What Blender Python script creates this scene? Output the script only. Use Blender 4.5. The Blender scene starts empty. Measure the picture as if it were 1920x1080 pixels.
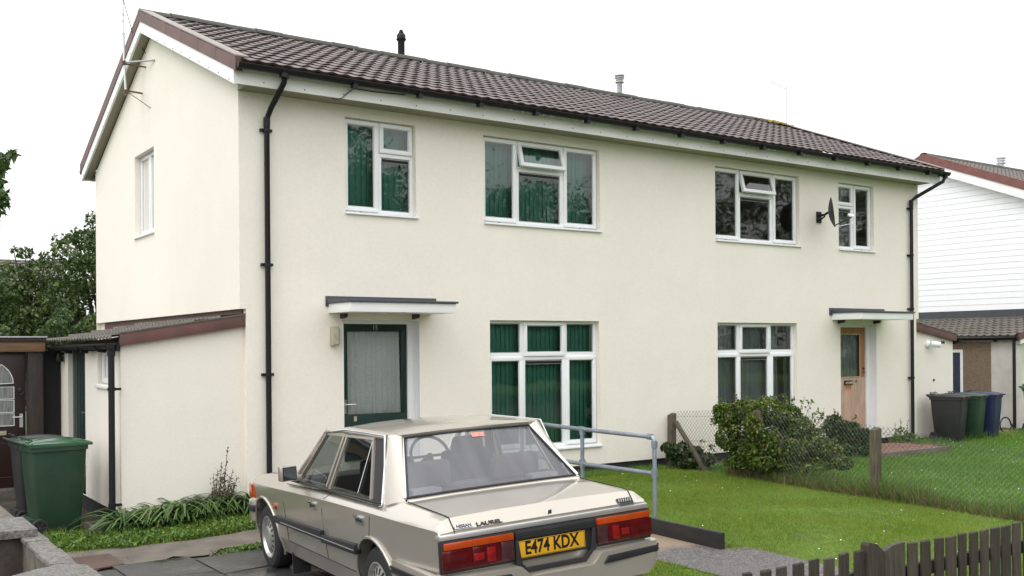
import bpy, bmesh, math, random
import numpy as np
from mathutils import Vector, Matrix
random.seed(7); RNG=np.random.default_rng(11)
sc=bpy.context.scene; COL=sc.collection
PI=math.pi; R=math.radians
# ------------------------------------------------------------------ camera (calibrated from the photograph)
CAM=np.array([-4.2417,-12.0090,1.8706]); YAW=.6015; ROL=-.0076; FPX=1901.39; SHY=109.85
cF=np.array([math.sin(YAW),math.cos(YAW),0]); cR=np.array([math.cos(YAW),-math.sin(YAW),0]); cU=np.array([0,0,1.])
cR2=cR*math.cos(ROL)+cU*math.sin(ROL); cU2=-cR*math.sin(ROL)+cU*math.cos(ROL)
def on(u,v,ax,val):
    "where the sight line of photo pixel u,v meets the plane axis=val"
    r=cF+cR2*(u-960)/FPX-cU2*(v-540-SHY)/FPX
    return CAM+r*(val-CAM[ax])/r[ax]
# ------------------------------------------------------------------ node materials
MATS={}
def mat(name):
    m=bpy.data.materials.new(name); m.use_nodes=True; nt=m.node_tree; nt.nodes.clear()
    out=nt.nodes.new('ShaderNodeOutputMaterial'); MATS[name]=m
    return m,nt,out
def N(nt,t,ins=None,**kw):
    n=nt.nodes.new(t)
    for k,v in kw.items(): setattr(n,k,v)
    for k,v in (ins or {}).items():
        if isinstance(v,bpy.types.NodeSocket): nt.links.new(v,n.inputs[k])
        else: n.inputs[k].default_value=v
    return n
def c4(c): return (c[0],c[1],c[2],1.)
def noise(nt,scale,detail=4,rough=.55,vec=None,dist=0):
    if vec is None: vec=N(nt,'ShaderNodeTexCoord').outputs['Object']
    return N(nt,'ShaderNodeTexNoise',{'Vector':vec,'Scale':scale,'Detail':detail,'Roughness':rough,'Distortion':dist})
def ramp(nt,fac,stops):
    n=N(nt,'ShaderNodeValToRGB',{'Fac':fac}); e=n.color_ramp.elements
    e[0].position=stops[0][0]; e[0].color=c4(stops[0][1]); e[1].position=stops[-1][0]; e[1].color=c4(stops[-1][1])
    for p,c in stops[1:-1]:
        x=e.new(p); x.color=c4(c)
    return n.outputs['Color']
def mixc(nt,fac,a,b,mode='MIX'):
    n=N(nt,'ShaderNodeMix',data_type='RGBA',blend_type=mode)
    for i,v in ((0,fac),(6,a),(7,b)):
        if isinstance(v,bpy.types.NodeSocket): nt.links.new(v,n.inputs[i])
        else: n.inputs[i].default_value=v if i==0 else c4(v)
    return n.outputs[2]
def mapping(nt,sc_=(1,1,1),rot=(0,0,0),coord='Object'):
    t=N(nt,'ShaderNodeTexCoord').outputs[coord]
    return N(nt,'ShaderNodeMapping',{'Vector':t,'Scale':sc_,'Rotation':rot}).outputs['Vector']
def plain(name,col,rough=.5,metal=0,var=.12,vscale=6,bump=0,bscale=200,spec=.5,coat=0,stretch=None,dirt=None,dscale=3):
    m,nt,out=mat(name)
    vec=mapping(nt,stretch) if stretch else N(nt,'ShaderNodeTexCoord').outputs['Object']
    nz=noise(nt,vscale,5,.6,vec)
    lo=tuple(x*(1-var) for x in col); hi=tuple(min(1,x*(1+var)) for x in col)
    c=ramp(nt,nz.outputs['Fac'],[(.3,lo),(.7,hi)])
    if dirt:
        d=noise(nt,dscale,6,.65)
        f=N(nt,'ShaderNodeMapRange',{'Value':d.outputs['Fac'],'From Min':.5,'From Max':.72,'To Min':0,'To Max':.8}).outputs[0]
        c=mixc(nt,f,c,dirt)
    b=N(nt,'ShaderNodeBsdfPrincipled',{'Base Color':c,'Roughness':rough,'Metallic':metal,'Specular IOR Level':spec,'Coat Weight':coat,'Coat Roughness':.08})
    if bump:
        nb=noise(nt,bscale,3,.6,vec)
        bp=N(nt,'ShaderNodeBump',{'Height':nb.outputs['Fac'],'Strength':bump,'Distance':.01})
        nt.links.new(bp.outputs['Normal'],b.inputs['Normal'])
    nt.links.new(b.outputs[0],out.inputs[0]); return m
# walls: cream through-coloured render, faint rain streaks and a fine grain
def render_mat(name,col,streak=.06):
    m,nt,out=mat(name)
    n1=noise(nt,.8,4,.6); n2=noise(nt,3,5,.7,mapping(nt,(2.2,2.2,.35)))
    n3=noise(nt,28,3,.5)
    a=ramp(nt,n1.outputs['Fac'],[(.3,tuple(x*.95 for x in col)),(.7,col)])
    f=N(nt,'ShaderNodeMapRange',{'Value':n2.outputs['Fac'],'From Min':.45,'From Max':.8,'To Min':0,'To Max':1}).outputs[0]
    f2=N(nt,'ShaderNodeMath',{0:f,1:streak},operation='MULTIPLY').outputs[0]
    c=mixc(nt,f2,a,(col[0]*.62,col[1]*.60,col[2]*.54))
    g=N(nt,'ShaderNodeMapRange',{'Value':n3.outputs['Fac'],'From Min':.25,'From Max':.75,'To Min':.965,'To Max':1.03}).outputs[0]
    c=mixc(nt,1.,c,N(nt,'ShaderNodeCombineColor',{0:g,1:g,2:g}).outputs[0],'MULTIPLY')
    b=N(nt,'ShaderNodeBsdfPrincipled',{'Base Color':c,'Roughness':.9,'Specular IOR Level':.2})
    nb=noise(nt,160,3,.7); nb2=noise(nt,2.2,2,.5)
    h=N(nt,'ShaderNodeMath',{0:nb2.outputs['Fac'],1:6.0,2:nb.outputs['Fac']},operation='MULTIPLY_ADD').outputs[0]
    bp=N(nt,'ShaderNodeBump',{'Height':h,'Strength':.22,'Distance':.006})
    nt.links.new(bp.outputs['Normal'],b.inputs['Normal'])
    nt.links.new(b.outputs[0],out.inputs[0]); return m
CREAM=render_mat('cream_render',(.835,.785,.705),.035)
CREAM2=render_mat('cream_render_store',(.81,.765,.69),.05)
ROUGHCAST,nt,out=mat('white_roughcast')
nb=noise(nt,70,3,.6); c=ramp(nt,noise(nt,2,4).outputs['Fac'],[(.3,(.55,.53,.48)),(.7,(.74,.73,.69))])
b=N(nt,'ShaderNodeBsdfPrincipled',{'Base Color':c,'Roughness':.95}); bp=N(nt,'ShaderNodeBump',{'Height':nb.outputs['Fac'],'Strength':.9,'Distance':.03})
nt.links.new(bp.outputs['Normal'],b.inputs['Normal']); nt.links.new(b.outputs[0],out.inputs[0])
PEBBLE,nt,out=mat('brown_pebbledash')
vo=N(nt,'ShaderNodeTexVoronoi',{'Scale':60.,'Vector':N(nt,'ShaderNodeTexCoord').outputs['Object']})
c=ramp(nt,N(nt,'ShaderNodeSeparateColor',{0:vo.outputs['Color']}).outputs[0],[(.0,(.13,.095,.065)),(1,(.24,.185,.13))])
b=N(nt,'ShaderNodeBsdfPrincipled',{'Base Color':c,'Roughness':.9}); bp=N(nt,'ShaderNodeBump',{'Height':vo.outputs['Distance'],'Strength':-.8,'Distance':.02})
nt.links.new(bp.outputs['Normal'],b.inputs['Normal']); nt.links.new(b.outputs[0],out.inputs[0])
PVC=plain('white_upvc',(.82,.83,.84),.3,var=.02)
PVCW=plain('white_board',(.80,.81,.80),.4,var=.05,vscale=2,stretch=(1,1,4))
FASC=plain('fascia_board',(.82,.82,.79),.45,var=.08,vscale=1.5,stretch=(.6,1,6))
SOFF=plain('soffit_board',(.28,.265,.19),.7,var=.06)
BLACKP=plain('black_plastic',(.010,.010,.011),.5,var=.2,spec=.3)
DPC=plain('black_plinth',(.02,.02,.022),.7,var=.3,bump=.3)
BROWNT=plain('brown_verge',(.115,.05,.043),.55,var=.28,vscale=2.5,dirt=(.07,.05,.045),dscale=2)
LEAD=plain('grey_lead',(.055,.062,.072),.5,var=.15)
GREYMETAL=plain('galvanised_tube',(.27,.31,.36),.42,metal=.55,var=.16,vscale=14,dirt=(.2,.21,.22),dscale=20)
STEEL=plain('bright_steel',(.62,.62,.62),.25,metal=1.,var=.05)
ALU=plain('aluminium',(.55,.56,.58),.4,metal=.7,var=.1)
RUST=plain('rusty_steel',(.11,.06,.04),.8,var=.4,vscale=20)
RUBBER=plain('tyre_rubber',(.016,.016,.017),.75,var=.3,vscale=40)
DARK=plain('dark_void',(.01,.01,.01),.9,var=.1)
def tile_mat(name,a,b_,grey,rough=.38,greyamt=.5,moss=0):
    m,nt,out=mat(name)
    isl=N(nt,'ShaderNodeNewGeometry').outputs['Random Per Island']
    n1=noise(nt,1.1,5,.7); n2=noise(nt,40,4,.7)
    c=ramp(nt,n1.outputs['Fac'],[(.3,a),(.7,b_)])
    f=N(nt,'ShaderNodeMapRange',{'Value':n2.outputs['Fac'],'From Min':.45,'From Max':.75,'To Min':0,'To Max':greyamt}).outputs[0]
    c=mixc(nt,f,c,grey)
    if moss:
        n4=noise(nt,.6,5,.7)
        f=N(nt,'ShaderNodeMapRange',{'Value':n4.outputs['Fac'],'From Min':.55,'From Max':.75,'To Min':0,'To Max':moss}).outputs[0]
        c=mixc(nt,f,c,(.10,.09,.035))
    b=N(nt,'ShaderNodeBsdfPrincipled',{'Base Color':c,'Roughness':rough,'Specular IOR Level':.36})
    bp=N(nt,'ShaderNodeBump',{'Height':n2.outputs['Fac'],'Strength':.35,'Distance':.004})
    nt.links.new(bp.outputs['Normal'],b.inputs['Normal']); nt.links.new(b.outputs[0],out.inputs[0]); return m
TILE=tile_mat('brown_roof_tile',(.024,.011,.009),(.055,.025,.020),(.070,.048,.042),.42,.3)
TILEG=tile_mat('weathered_grey_tile',(.065,.055,.046),(.115,.10,.088),(.19,.18,.155),.6,.7,.7)
RIDGE=tile_mat('ridge_tile',(.035,.034,.028),(.06,.06,.048),(.10,.105,.08),.6,.6,.5)
MOSS=plain('moss',(.22,.17,.03),.95,var=.4,vscale=30)
# glass: clear pane with a mirror-like sky and tree reflection
def glass(name,ior=1.75,tint=(.93,.96,.95),dirt=0,dcol=(.6,.6,.62),streak=None):
    m,nt,out=mat(name)
    fr=N(nt,'ShaderNodeFresnel',{'IOR':ior})
    gl=N(nt,'ShaderNodeBsdfGlossy',{'Color':(1,1,1,1),'Roughness':.015})
    nb=noise(nt,1.6,2,.5); bp=N(nt,'ShaderNodeBump',{'Height':nb.outputs['Fac'],'Strength':.035,'Distance':.05})
    nt.links.new(bp.outputs['Normal'],gl.inputs['Normal'])
    tr=N(nt,'ShaderNodeBsdfTransparent',{'Color':c4(tint)})
    mx=N(nt,'ShaderNodeMixShader',{0:fr.outputs[0],1:tr.outputs[0],2:gl.outputs[0]})
    res=mx.outputs[0]
    if dirt:
        n2=noise(nt,2.2,3,.55,mapping(nt,streak or (4,.6,.6)))
        f=N(nt,'ShaderNodeMapRange',{'Value':n2.outputs['Fac'],'From Min':.35,'From Max':.8,'To Min':dirt*.85,'To Max':dirt*1.5}).outputs[0]
        df=N(nt,'ShaderNodeBsdfDiffuse',{'Color':c4(dcol)})
        res=N(nt,'ShaderNodeMixShader',{0:f,1:res,2:df.outputs[0]}).outputs[0]
    nt.links.new(res,out.inputs[0]); return m
GLASS=glass('window_glass',1.75)
GLASSU=glass('upper_window_glass',1.8)
CARGLASS=glass('car_side_glass',1.5,(.30,.34,.33))
CARREAR=glass('car_rear_glass',1.55,(.74,.74,.78),.11,(.62,.62,.68))
GREENB=plain('green_fabric_blind',(.085,.31,.235),.8,var=.12,vscale=3)
def cloth(name,col,transl=.35,sheer=.2):
    m,nt,out=mat(name)
    nz=noise(nt,90,2,.5,mapping(nt,(1,1,1)))
    c=ramp(nt,nz.outputs['Fac'],[(.35,tuple(x*.8 for x in col)),(.65,col)])
    d=N(nt,'ShaderNodeBsdfDiffuse',{'Color':c}); t=N(nt,'ShaderNodeBsdfTranslucent',{'Color':c})
    tr=N(nt,'ShaderNodeBsdfTransparent')
    a=N(nt,'ShaderNodeMixShader',{0:transl,1:d.outputs[0],2:t.outputs[0]})
    a=N(nt,'ShaderNodeMixShader',{0:sheer,1:a.outputs[0],2:tr.outputs[0]})
    nt.links.new(a.outputs[0],out.inputs[0]); return m
LACE=cloth('white_lace',(.95,.96,.96),.1,.05)
NET=cloth('grey_net',(.55,.62,.61),.2,.25)
# foliage: every leaf its own shade
def leaf_mat(name,stops,rough=.45,transl=.3,patch=None):
    m,nt,out=mat(name)
    isl=N(nt,'ShaderNodeNewGeometry').outputs['Random Per Island']
    c=ramp(nt,isl,stops)
    if patch:
        n1=noise(nt,patch[0],4,.6)
        f=N(nt,'ShaderNodeMapRange',{'Value':n1.outputs['Fac'],'From Min':.42,'From Max':.68,'To Min':0,'To Max':patch[2]}).outputs[0]
        c=mixc(nt,f,c,patch[1])
    b=N(nt,'ShaderNodeBsdfPrincipled',{'Base Color':c,'Roughness':rough,'Specular IOR Level':.4})
    t=N(nt,'ShaderNodeBsdfTranslucent',{'Color':c})
    a=N(nt,'ShaderNodeMixShader',{0:transl,1:b.outputs[0],2:t.outputs[0]})
    nt.links.new(a.outputs[0],out.inputs[0]); return m
GRASS=leaf_mat('lawn_grass',[(0,(.055,.11,.010)),(.5,(.155,.262,.020)),(.85,(.225,.325,.034)),(1,(.32,.32,.08))],.55,.35,(1.3,(.245,.29,.034),.55))
GRASSN=leaf_mat('neighbour_grass',[(0,(.06,.14,.018)),(.5,(.13,.26,.035)),(.9,(.20,.35,.06)),(1,(.28,.34,.11))],.55,.4,(1.1,(.10,.23,.03),.5))
DRYG=leaf_mat('rough_dry_grass',[(0,(.06,.075,.02)),(.45,(.11,.10,.04)),(.8,(.19,.14,.07)),(1,(.26,.20,.11))],.7,.3)
HEDGE=leaf_mat('hedge_leaf',[(0,(.028,.058,.012)),(.45,(.07,.125,.02)),(.75,(.13,.19,.03)),(.95,(.18,.22,.04)),(1,(.24,.10,.04))],.38,.22)
SHRUBD=leaf_mat('dark_shrub_leaf',[(0,(.022,.045,.018)),(.6,(.045,.085,.025)),(.9,(.075,.12,.03)),(1,(.13,.07,.035))],.4,.22)
TREEA=leaf_mat('sycamore_leaf',[(0,(.03,.055,.017)),(.5,(.066,.112,.028)),(.85,(.12,.175,.048)),(1,(.19,.24,.09))],.4,.36)
MIRRT=leaf_mat('roadside_leaf',[(0,(.05,.085,.04)),(.5,(.10,.15,.07)),(1,(.20,.26,.14))],.5,.4)
TREEB=leaf_mat('pale_tree_leaf',[(0,(.04,.075,.025)),(.5,(.07,.12,.04)),(1,(.14,.20,.08))],.42,.3)
LAUREL=leaf_mat('glossy_leaf',[(0,(.03,.07,.015)),(.6,(.06,.12,.025)),(1,(.11,.18,.04))],.3,.2)
STRAP=leaf_mat('strap_leaf',[(0,(.035,.075,.022)),(.5,(.07,.135,.038)),(.9,(.13,.21,.06)),(1,(.22,.22,.08))],.38,.2)
WEED=leaf_mat('weed_leaf',[(0,(.045,.095,.016)),(.5,(.10,.19,.028)),(1,(.18,.27,.05))],.5,.3)
SEED=leaf_mat('dead_stalk',[(0,(.07,.05,.035)),(.6,(.12,.09,.05)),(1,(.09,.11,.04))],.8,.1)
BARK=plain('bark',(.075,.06,.045),.9,var=.35,vscale=9,stretch=(3,3,.6),bump=.5,bscale=40)
WOODG=plain('weathered_timber',(.032,.024,.016),.78,var=.55,vscale=14,stretch=(4,4,.35),bump=.6,bscale=60,dirt=(.034,.031,.016),dscale=2.2)
WOODGB=plain('weathered_timber_grey',(.052,.042,.030),.78,var=.5,vscale=14,stretch=(4,4,.35),bump=.6,bscale=60,dirt=(.04,.038,.024),dscale=2.2)
WOODP=plain('old_post',(.10,.08,.055),.85,var=.45,vscale=12,stretch=(3,3,.4),bump=.6,bscale=50,dirt=(.05,.065,.02),dscale=4)
WOODT=plain('new_pine',(.16,.09,.045),.6,var=.3,vscale=10,stretch=(.3,4,4))
WOODD=plain('dark_stained_timber',(.035,.026,.022),.7,var=.4,vscale=12,stretch=(4,4,.3))
BROWND=plain('dark_brown_door',(.026,.012,.011),.35,var=.2)
GREEND=plain('dark_green_paint',(.003,.024,.019),.35,var=.15)
DOOR2=plain('faded_pink_timber',(.46,.315,.235),.7,var=.25,vscale=7,stretch=(3,3,.3),dirt=(.52,.39,.31),dscale=2.5)
DOOR2F=plain('orange_timber',(.36,.16,.075),.6,var=.25,vscale=8,stretch=(4,4,.3))
CONC=plain('worn_concrete',(.13,.11,.092),.75,var=.3,vscale=4,bump=.5,bscale=120,dirt=(.09,.075,.06),dscale=1.6)
SLAB,nt,out=mat('wet_dark_slab')
n1=noise(nt,1.4,5,.65); n2=noise(nt,90,3,.6)
c=ramp(nt,n1.outputs['Fac'],[(.3,(.028,.029,.031)),(.6,(.05,.05,.05)),(.75,(.085,.075,.06))])
r_=N(nt,'ShaderNodeMapRange',{'Value':n1.outputs['Fac'],'From Min':.35,'From Max':.6,'To Min':.12,'To Max':.6}).outputs[0]
b=N(nt,'ShaderNodeBsdfPrincipled',{'Base Color':c,'Roughness':r_}); bp=N(nt,'ShaderNodeBump',{'Height':n2.outputs['Fac'],'Strength':.3,'Distance':.004})
nt.links.new(bp.outputs['Normal'],b.inputs['Normal']); nt.links.new(b.outputs[0],out.inputs[0])
TARMAC,nt,out=mat('grey_pink_tarmac')
n1=noise(nt,.9,4,.6); vo=N(nt,'ShaderNodeTexVoronoi',{'Scale':75.,'Vector':N(nt,'ShaderNodeTexCoord').outputs['Object']})
g=N(nt,'ShaderNodeSeparateColor',{0:vo.outputs['Color']}).outputs[0]
c1=ramp(nt,g,[(0,(.04,.036,.036)),(.6,(.09,.082,.08)),(1,(.20,.185,.18))])
c=mixc(nt,N(nt,'ShaderNodeMapRange',{'Value':n1.outputs['Fac'],'From Min':.4,'From Max':.62,'To Min':0,'To Max':.35}).outputs[0],c1,(.10,.09,.09))
# loose sandy grit towards the house end of the path
sx=N(nt,'ShaderNodeSeparateXYZ',{0:N(nt,'ShaderNodeNewGeometry').outputs['Position']})
n5=noise(nt,3,4,.7)
yy=N(nt,'ShaderNodeMath',{0:n5.outputs['Fac'],1:1.3,2:sx.outputs['Y']},operation='MULTIPLY_ADD').outputs[0]
c=mixc(nt,N(nt,'ShaderNodeMapRange',{'Value':yy,'From Min':-4.25,'From Max':-3.95,'To Min':0,'To Max':.8}).outputs[0],c,(.26,.19,.12))
b=N(nt,'ShaderNodeBsdfPrincipled',{'Base Color':c,'Roughness':.7}); bp=N(nt,'ShaderNodeBump',{'Height':g,'Strength':.6,'Distance':.006})
nt.links.new(bp.outputs['Normal'],b.inputs['Normal']); nt.links.new(b.outputs[0],out.inputs[0])
BRIGHT=plain('bright_trim',(.82,.82,.83),.34,metal=.85,var=.03)
SOIL=plain('soil',(.05,.038,.025),.95,var=.4,vscale=8,bump=.6,bscale=60)
TURF=plain('turf',(.085,.15,.018),.95,var=.35,vscale=5,bump=.5,bscale=90,dirt=(.07,.075,.025),dscale=3)
STONE=plain('rough_grey_coping',(.145,.135,.125),.9,var=.6,vscale=45,bump=1.,bscale=45,dirt=(.055,.05,.045),dscale=16)
STONED=plain('dirty_wall_render',(.12,.105,.085),.95,var=.45,vscale=12,stretch=(2,2,.5),bump=1.,bscale=30,dirt=(.045,.04,.03),dscale=7)
BRICKD=plain('dark_brick',(.055,.042,.035),.9,var=.35,vscale=9,bump=.6,bscale=40)
BRICKR=plain('red_brick_paving',(.20,.105,.075),.85,var=.4,vscale=12,bump=.5,bscale=60)
MANH=plain('rusty_iron',(.085,.05,.038),.45,var=.25,vscale=8,bump=.4,bscale=120)
EDGEB=plain('wet_black_board',(.016,.014,.014),.55,var=.4,vscale=6,stretch=(3,.5,3))
BING=plain('green_bin_plastic',(.015,.045,.024),.45,var=.18,vscale=4,dirt=(.035,.055,.035),dscale=3)
BINGL=plain('green_lid_plastic',(.028,.085,.042),.22,var=.15,vscale=4)
BIND=plain('charcoal_bin_plastic',(.022,.022,.024),.5,var=.2,vscale=4)
BINB=plain('blue_bin_plastic',(.016,.022,.075),.45,var=.2,vscale=4)
CLAD=plain('white_cladding',(.86,.87,.90),.4,var=.02)
BEIGE=plain('beige_plastic',(.42,.37,.27),.4,var=.1)
BLUED=plain('blue_door_paint',(.02,.03,.065),.5,var=.2)
# ------------------------------------------------------------------ mesh helpers
WORLD={}
def root_off(o):
    while o is not None:
        if o.name in WORLD: return WORLD[o.name]
        o=o.parent
    return Vector((0,0,0))
class MB:
    def __init__(s): s.v=[]; s.f=[]; s.m=[]
    def add(s,vs,fs,mi=0):
        k=len(s.v); s.v+= [tuple(map(float,p)) for p in vs]
        s.f+=[tuple(i+k for i in f) for f in fs]; s.m+=[mi]*len(fs); return s
    def quad(s,a,b,c,d,mi=0): return s.add([a,b,c,d],[(0,1,2,3)],mi)
    def box(s,x0,x1,y0,y1,z0,z1,mi=0):
        return s.add([(x0,y0,z0),(x1,y0,z0),(x1,y1,z0),(x0,y1,z0),(x0,y0,z1),(x1,y0,z1),(x1,y1,z1),(x0,y1,z1)],
            [(0,3,2,1),(4,5,6,7),(0,1,5,4),(1,2,6,5),(2,3,7,6),(3,0,4,7)],mi)
    def hexa(s,p,mi=0):
        return s.add(p,[(0,3,2,1),(4,5,6,7),(0,1,5,4),(1,2,6,5),(2,3,7,6),(3,0,4,7)],mi)
    def bar(s,p,q,w,h,up=(0,0,1),mi=0):
        p=Vector(p);q=Vector(q);d=(q-p).normalized();a=d.cross(Vector(up))
        if a.length<1e-4: a=d.cross(Vector((1,0,0)))
        a.normalize();b=a.cross(d).normalized();a=a*w/2;b=b*h/2
        return s.hexa([p-a-b,p+a-b,q+a-b,q-a-b,p-a+b,p+a+b,q+a+b,q-a+b],mi)
    def tube(s,pts,r,n=8,mi=0,caps=True):
        P=[Vector(p) for p in pts]; rs=r if isinstance(r,(list,tuple)) else [r]*len(P)
        k=len(s.v); u=None
        for i,p in enumerate(P):
            d=(P[min(i+1,len(P)-1)]-P[max(i-1,0)]).normalized()
            if u is None:
                u=d.cross(Vector((0,0,1)))
                if u.length<1e-3: u=d.cross(Vector((1,0,0)))
            u=(u-d*u.dot(d)).normalized(); w=d.cross(u)
            for j in range(n):
                a=2*PI*j/n; s.v.append(tuple(p+(u*math.cos(a)+w*math.sin(a))*rs[i]))
        for i in range(len(P)-1):
            for j in range(n):
                a=k+i*n+j;b=k+i*n+(j+1)%n; s.f.append((a,b,b+n,a+n)); s.m.append(mi)
        if caps:
            s.f.append(tuple(k+j for j in reversed(range(n)))); s.m.append(mi)
            s.f.append(tuple(k+(len(P)-1)*n+j for j in range(n))); s.m.append(mi)
        return s
    def lathe(s,prof,n=24,o=(0,0,0),ax=(0,0,1),mi=0,closed=False):
        ax=Vector(ax).normalized(); u=ax.orthogonal().normalized(); w=ax.cross(u); o=Vector(o); k=len(s.v)
        for r,z in prof:
            for j in range(n):
                a=2*PI*j/n; s.v.append(tuple(o+ax*z+(u*math.cos(a)+w*math.sin(a))*r))
        m=len(prof)
        for i in range(m if closed else m-1):
            for j in range(n):
                a=k+i*n+j;b=k+i*n+(j+1)%n; i2=(i+1)%m; c=k+i2*n+(j+1)%n; d=k+i2*n+j
                s.f.append((a,b,c,d)); s.m.append(mi)
        return s
    def prism(s,poly,fn,a,b,mi=0):
        "poly: 2-D outline; fn(p,t) gives the 3-D point of outline point p at extrusion t"
        n=len(poly); vs=[fn(p,a) for p in poly]+[fn(p,b) for p in poly]
        fs=[tuple(reversed(range(n))),tuple(range(n,2*n))]+[(i,(i+1)%n,n+(i+1)%n,n+i) for i in range(n)]
        return s.add(vs,fs,mi)
    def grid(s,fn,us,vs,mi=0):
        k=len(s.v)
        for u in us:
            for v in vs: s.v.append(tuple(map(float,fn(u,v))))
        m=len(vs)
        for i in range(len(us)-1):
            for j in range(m-1):
                a=k+i*m+j; s.f.append((a,a+m,a+m+1,a+1)); s.m.append(mi)
        return s
    def build(s,name,mats,parent=None,angle=35,bevel=0,origin=None,fix=True):
        if not isinstance(mats,(list,tuple)): mats=[mats]
        off=Vector(origin) if origin is not None else root_off(parent)
        me=bpy.data.meshes.new(name); me.from_pydata([(v[0]-off.x,v[1]-off.y,v[2]-off.z) for v in s.v],[],s.f)
        for m in mats: me.materials.append(m)
        me.polygons.foreach_set('material_index',s.m)
        if fix or bevel:
            bm=bmesh.new(); bm.from_mesh(me)
            if fix: bmesh.ops.recalc_face_normals(bm,faces=bm.faces)
            if bevel:
                es=[e for e in bm.edges if len(e.link_faces)==2 and e.calc_face_angle(0)>R(30)]
                bmesh.ops.bevel(bm,geom=es,offset=bevel,segments=2,affect='EDGES',profile=.6,clamp_overlap=True)
            bm.to_mesh(me); bm.free()
        if angle:
            me.polygons.foreach_set('use_smooth',[True]*len(me.polygons)); me.set_sharp_from_angle(angle=R(angle))
        me.update()
        o=bpy.data.objects.new(name,me); COL.objects.link(o)
        if origin is not None: o.location=origin
        o.parent=parent
        return o
def tag(o,label=None,cat=None,group=None,kind=None):
    if label: o['label']=label
    if cat: o['category']=cat
    if group: o['group']=group
    if kind: o['kind']=kind
    return o
def thing(name,label,cat,loc=(0,0,0),rotz=0,group=None,world=False):
    o=bpy.data.objects.new(name,None); COL.objects.link(o); o.location=loc; o.rotation_euler=(0,0,rotz)
    o.empty_display_size=.2; tag(o,label,cat,group)
    if world: WORLD[o.name]=Vector(loc)
    return o
def np_mesh(name,V,F,mt,parent=None,origin=None,nf=4):
    V=np.asarray(V,np.float32).reshape(-1,3); F=np.asarray(F,np.int32).reshape(-1,nf)
    off=np.array(origin if origin is not None else root_off(parent),np.float32)
    me=bpy.data.meshes.new(name); me.vertices.add(len(V)); me.vertices.foreach_set('co',(V-off).ravel())
    me.loops.add(F.size); me.loops.foreach_set('vertex_index',F.ravel())
    me.polygons.add(len(F)); me.polygons.foreach_set('loop_start',np.arange(0,F.size,nf,dtype=np.int32))
    me.update(calc_edges=True); me.materials.append(mt)
    o=bpy.data.objects.new(name,me); COL.objects.link(o)
    if origin is not None: o.location=origin
    o.parent=parent; return o
def unit(a): return a/np.maximum(np.linalg.norm(a,axis=1,keepdims=True),1e-9)
def leaf_quads(P,size,up=.35,out=None,aspect=.55,rng=RNG):
    "one folded diamond leaf at each point of P"
    n=len(P); d=rng.normal(size=(n,3)); 
    if out is not None: d=d*.8+out
    d[:,2]-=.25; d=unit(d)
    nrm=rng.normal(size=(n,3)); nrm[:,2]+=up*3; nrm=unit(nrm-d*(nrm*d).sum(1,keepdims=True))
    s=np.cross(d,nrm); L=(size*rng.uniform(.6,1.25,n))[:,None]; W=L*aspect*.5
    base=P-d*L*.5; tip=P+d*L*.5-nrm*L*.08; mid=P+nrm*L*.06
    V=np.stack([base,mid+s*W-d*L*.05,tip,mid-s*W-d*L*.05],1).reshape(-1,3)
    return V,np.arange(4*n).reshape(-1,4)
def text_mesh(txt,size,depth=.002,sx=1.,bold=0):
    cu=bpy.data.curves.new('lettering','FONT'); cu.body=txt; cu.size=size; cu.extrude=depth; cu.align_x='CENTER'; cu.align_y='CENTER'; cu.offset=bold
    cu.resolution_u=3
    o=bpy.data.objects.new('lettering',cu); COL.objects.link(o)
    dg=bpy.context.evaluated_depsgraph_get(); me=bpy.data.meshes.new_from_object(o.evaluated_get(dg))
    bpy.data.objects.remove(o)
    for v in me.vertices: v.co.x*=sx
    return me
def put_text(name,txt,size,M,mt,parent,depth=.002,sx=1.,bold=0,world=True):
    me=text_mesh(txt,size,depth,sx,bold); me.transform(M)
    if world: me.transform(Matrix.Translation(-root_off(parent)))
    me.name=name; me.materials.clear(); me.materials.append(mt)
    o=bpy.data.objects.new(name,me); COL.objects.link(o); o.parent=parent; return o
def sm(a,b,x):
    t=min(1,max(0,(x-a)/(b-a))); return t*t*(3-2*t)
# ------------------------------------------------------------------ ground
def h(x,y):
    w=1-sm(1.0,3.0,x); yy=min(0,max(-6.5,y))
    left=-.07-.046*min(2.15,max(0,1-x))-.019*(min(yy,-2.2)+4.3)
    right=-.05+.012*max(-9,min(0,y))
    return left*w+right*(1-w)
def sheet(name,poly,dz,step,mt,kind='structure',jig=0):
    bm=bmesh.new(); bm.faces.new([bm.verts.new((p[0],p[1],0)) for p in poly])
    xs=[p[0] for p in poly]; ys=[p[1] for p in poly]
    def cut(co,no):
        bmesh.ops.bisect_plane(bm,geom=bm.verts[:]+bm.edges[:]+bm.faces[:],plane_co=co,plane_no=no)
    x=math.ceil(min(xs)/step)*step
    while x<max(xs): cut((x,0,0),(1,0,0)); x+=step
    y=math.ceil(min(ys)/step)*step
    while y<max(ys): cut((0,y,0),(0,1,0)); y+=step
    bmesh.ops.triangulate(bm,faces=bm.faces)
    for v in bm.verts: v.co.z=h(v.co.x,v.co.y)+dz
    bmesh.ops.recalc_face_normals(bm,faces=bm.faces)
    me=bpy.data.meshes.new(name); bm.to_mesh(me); bm.free(); me.materials.append(mt)
    if me.polygons[0].normal.z<0: me.flip_normals()
    me.polygons.foreach_set('use_smooth',[True]*len(me.polygons))
    o=bpy.data.objects.new(name,me); COL.objects.link(o); tag(o,kind=kind); return o
sheet('ground',[(-150,-150),(170,-150),(170,170),(-150,170)],-.22,10,TURF)
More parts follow.
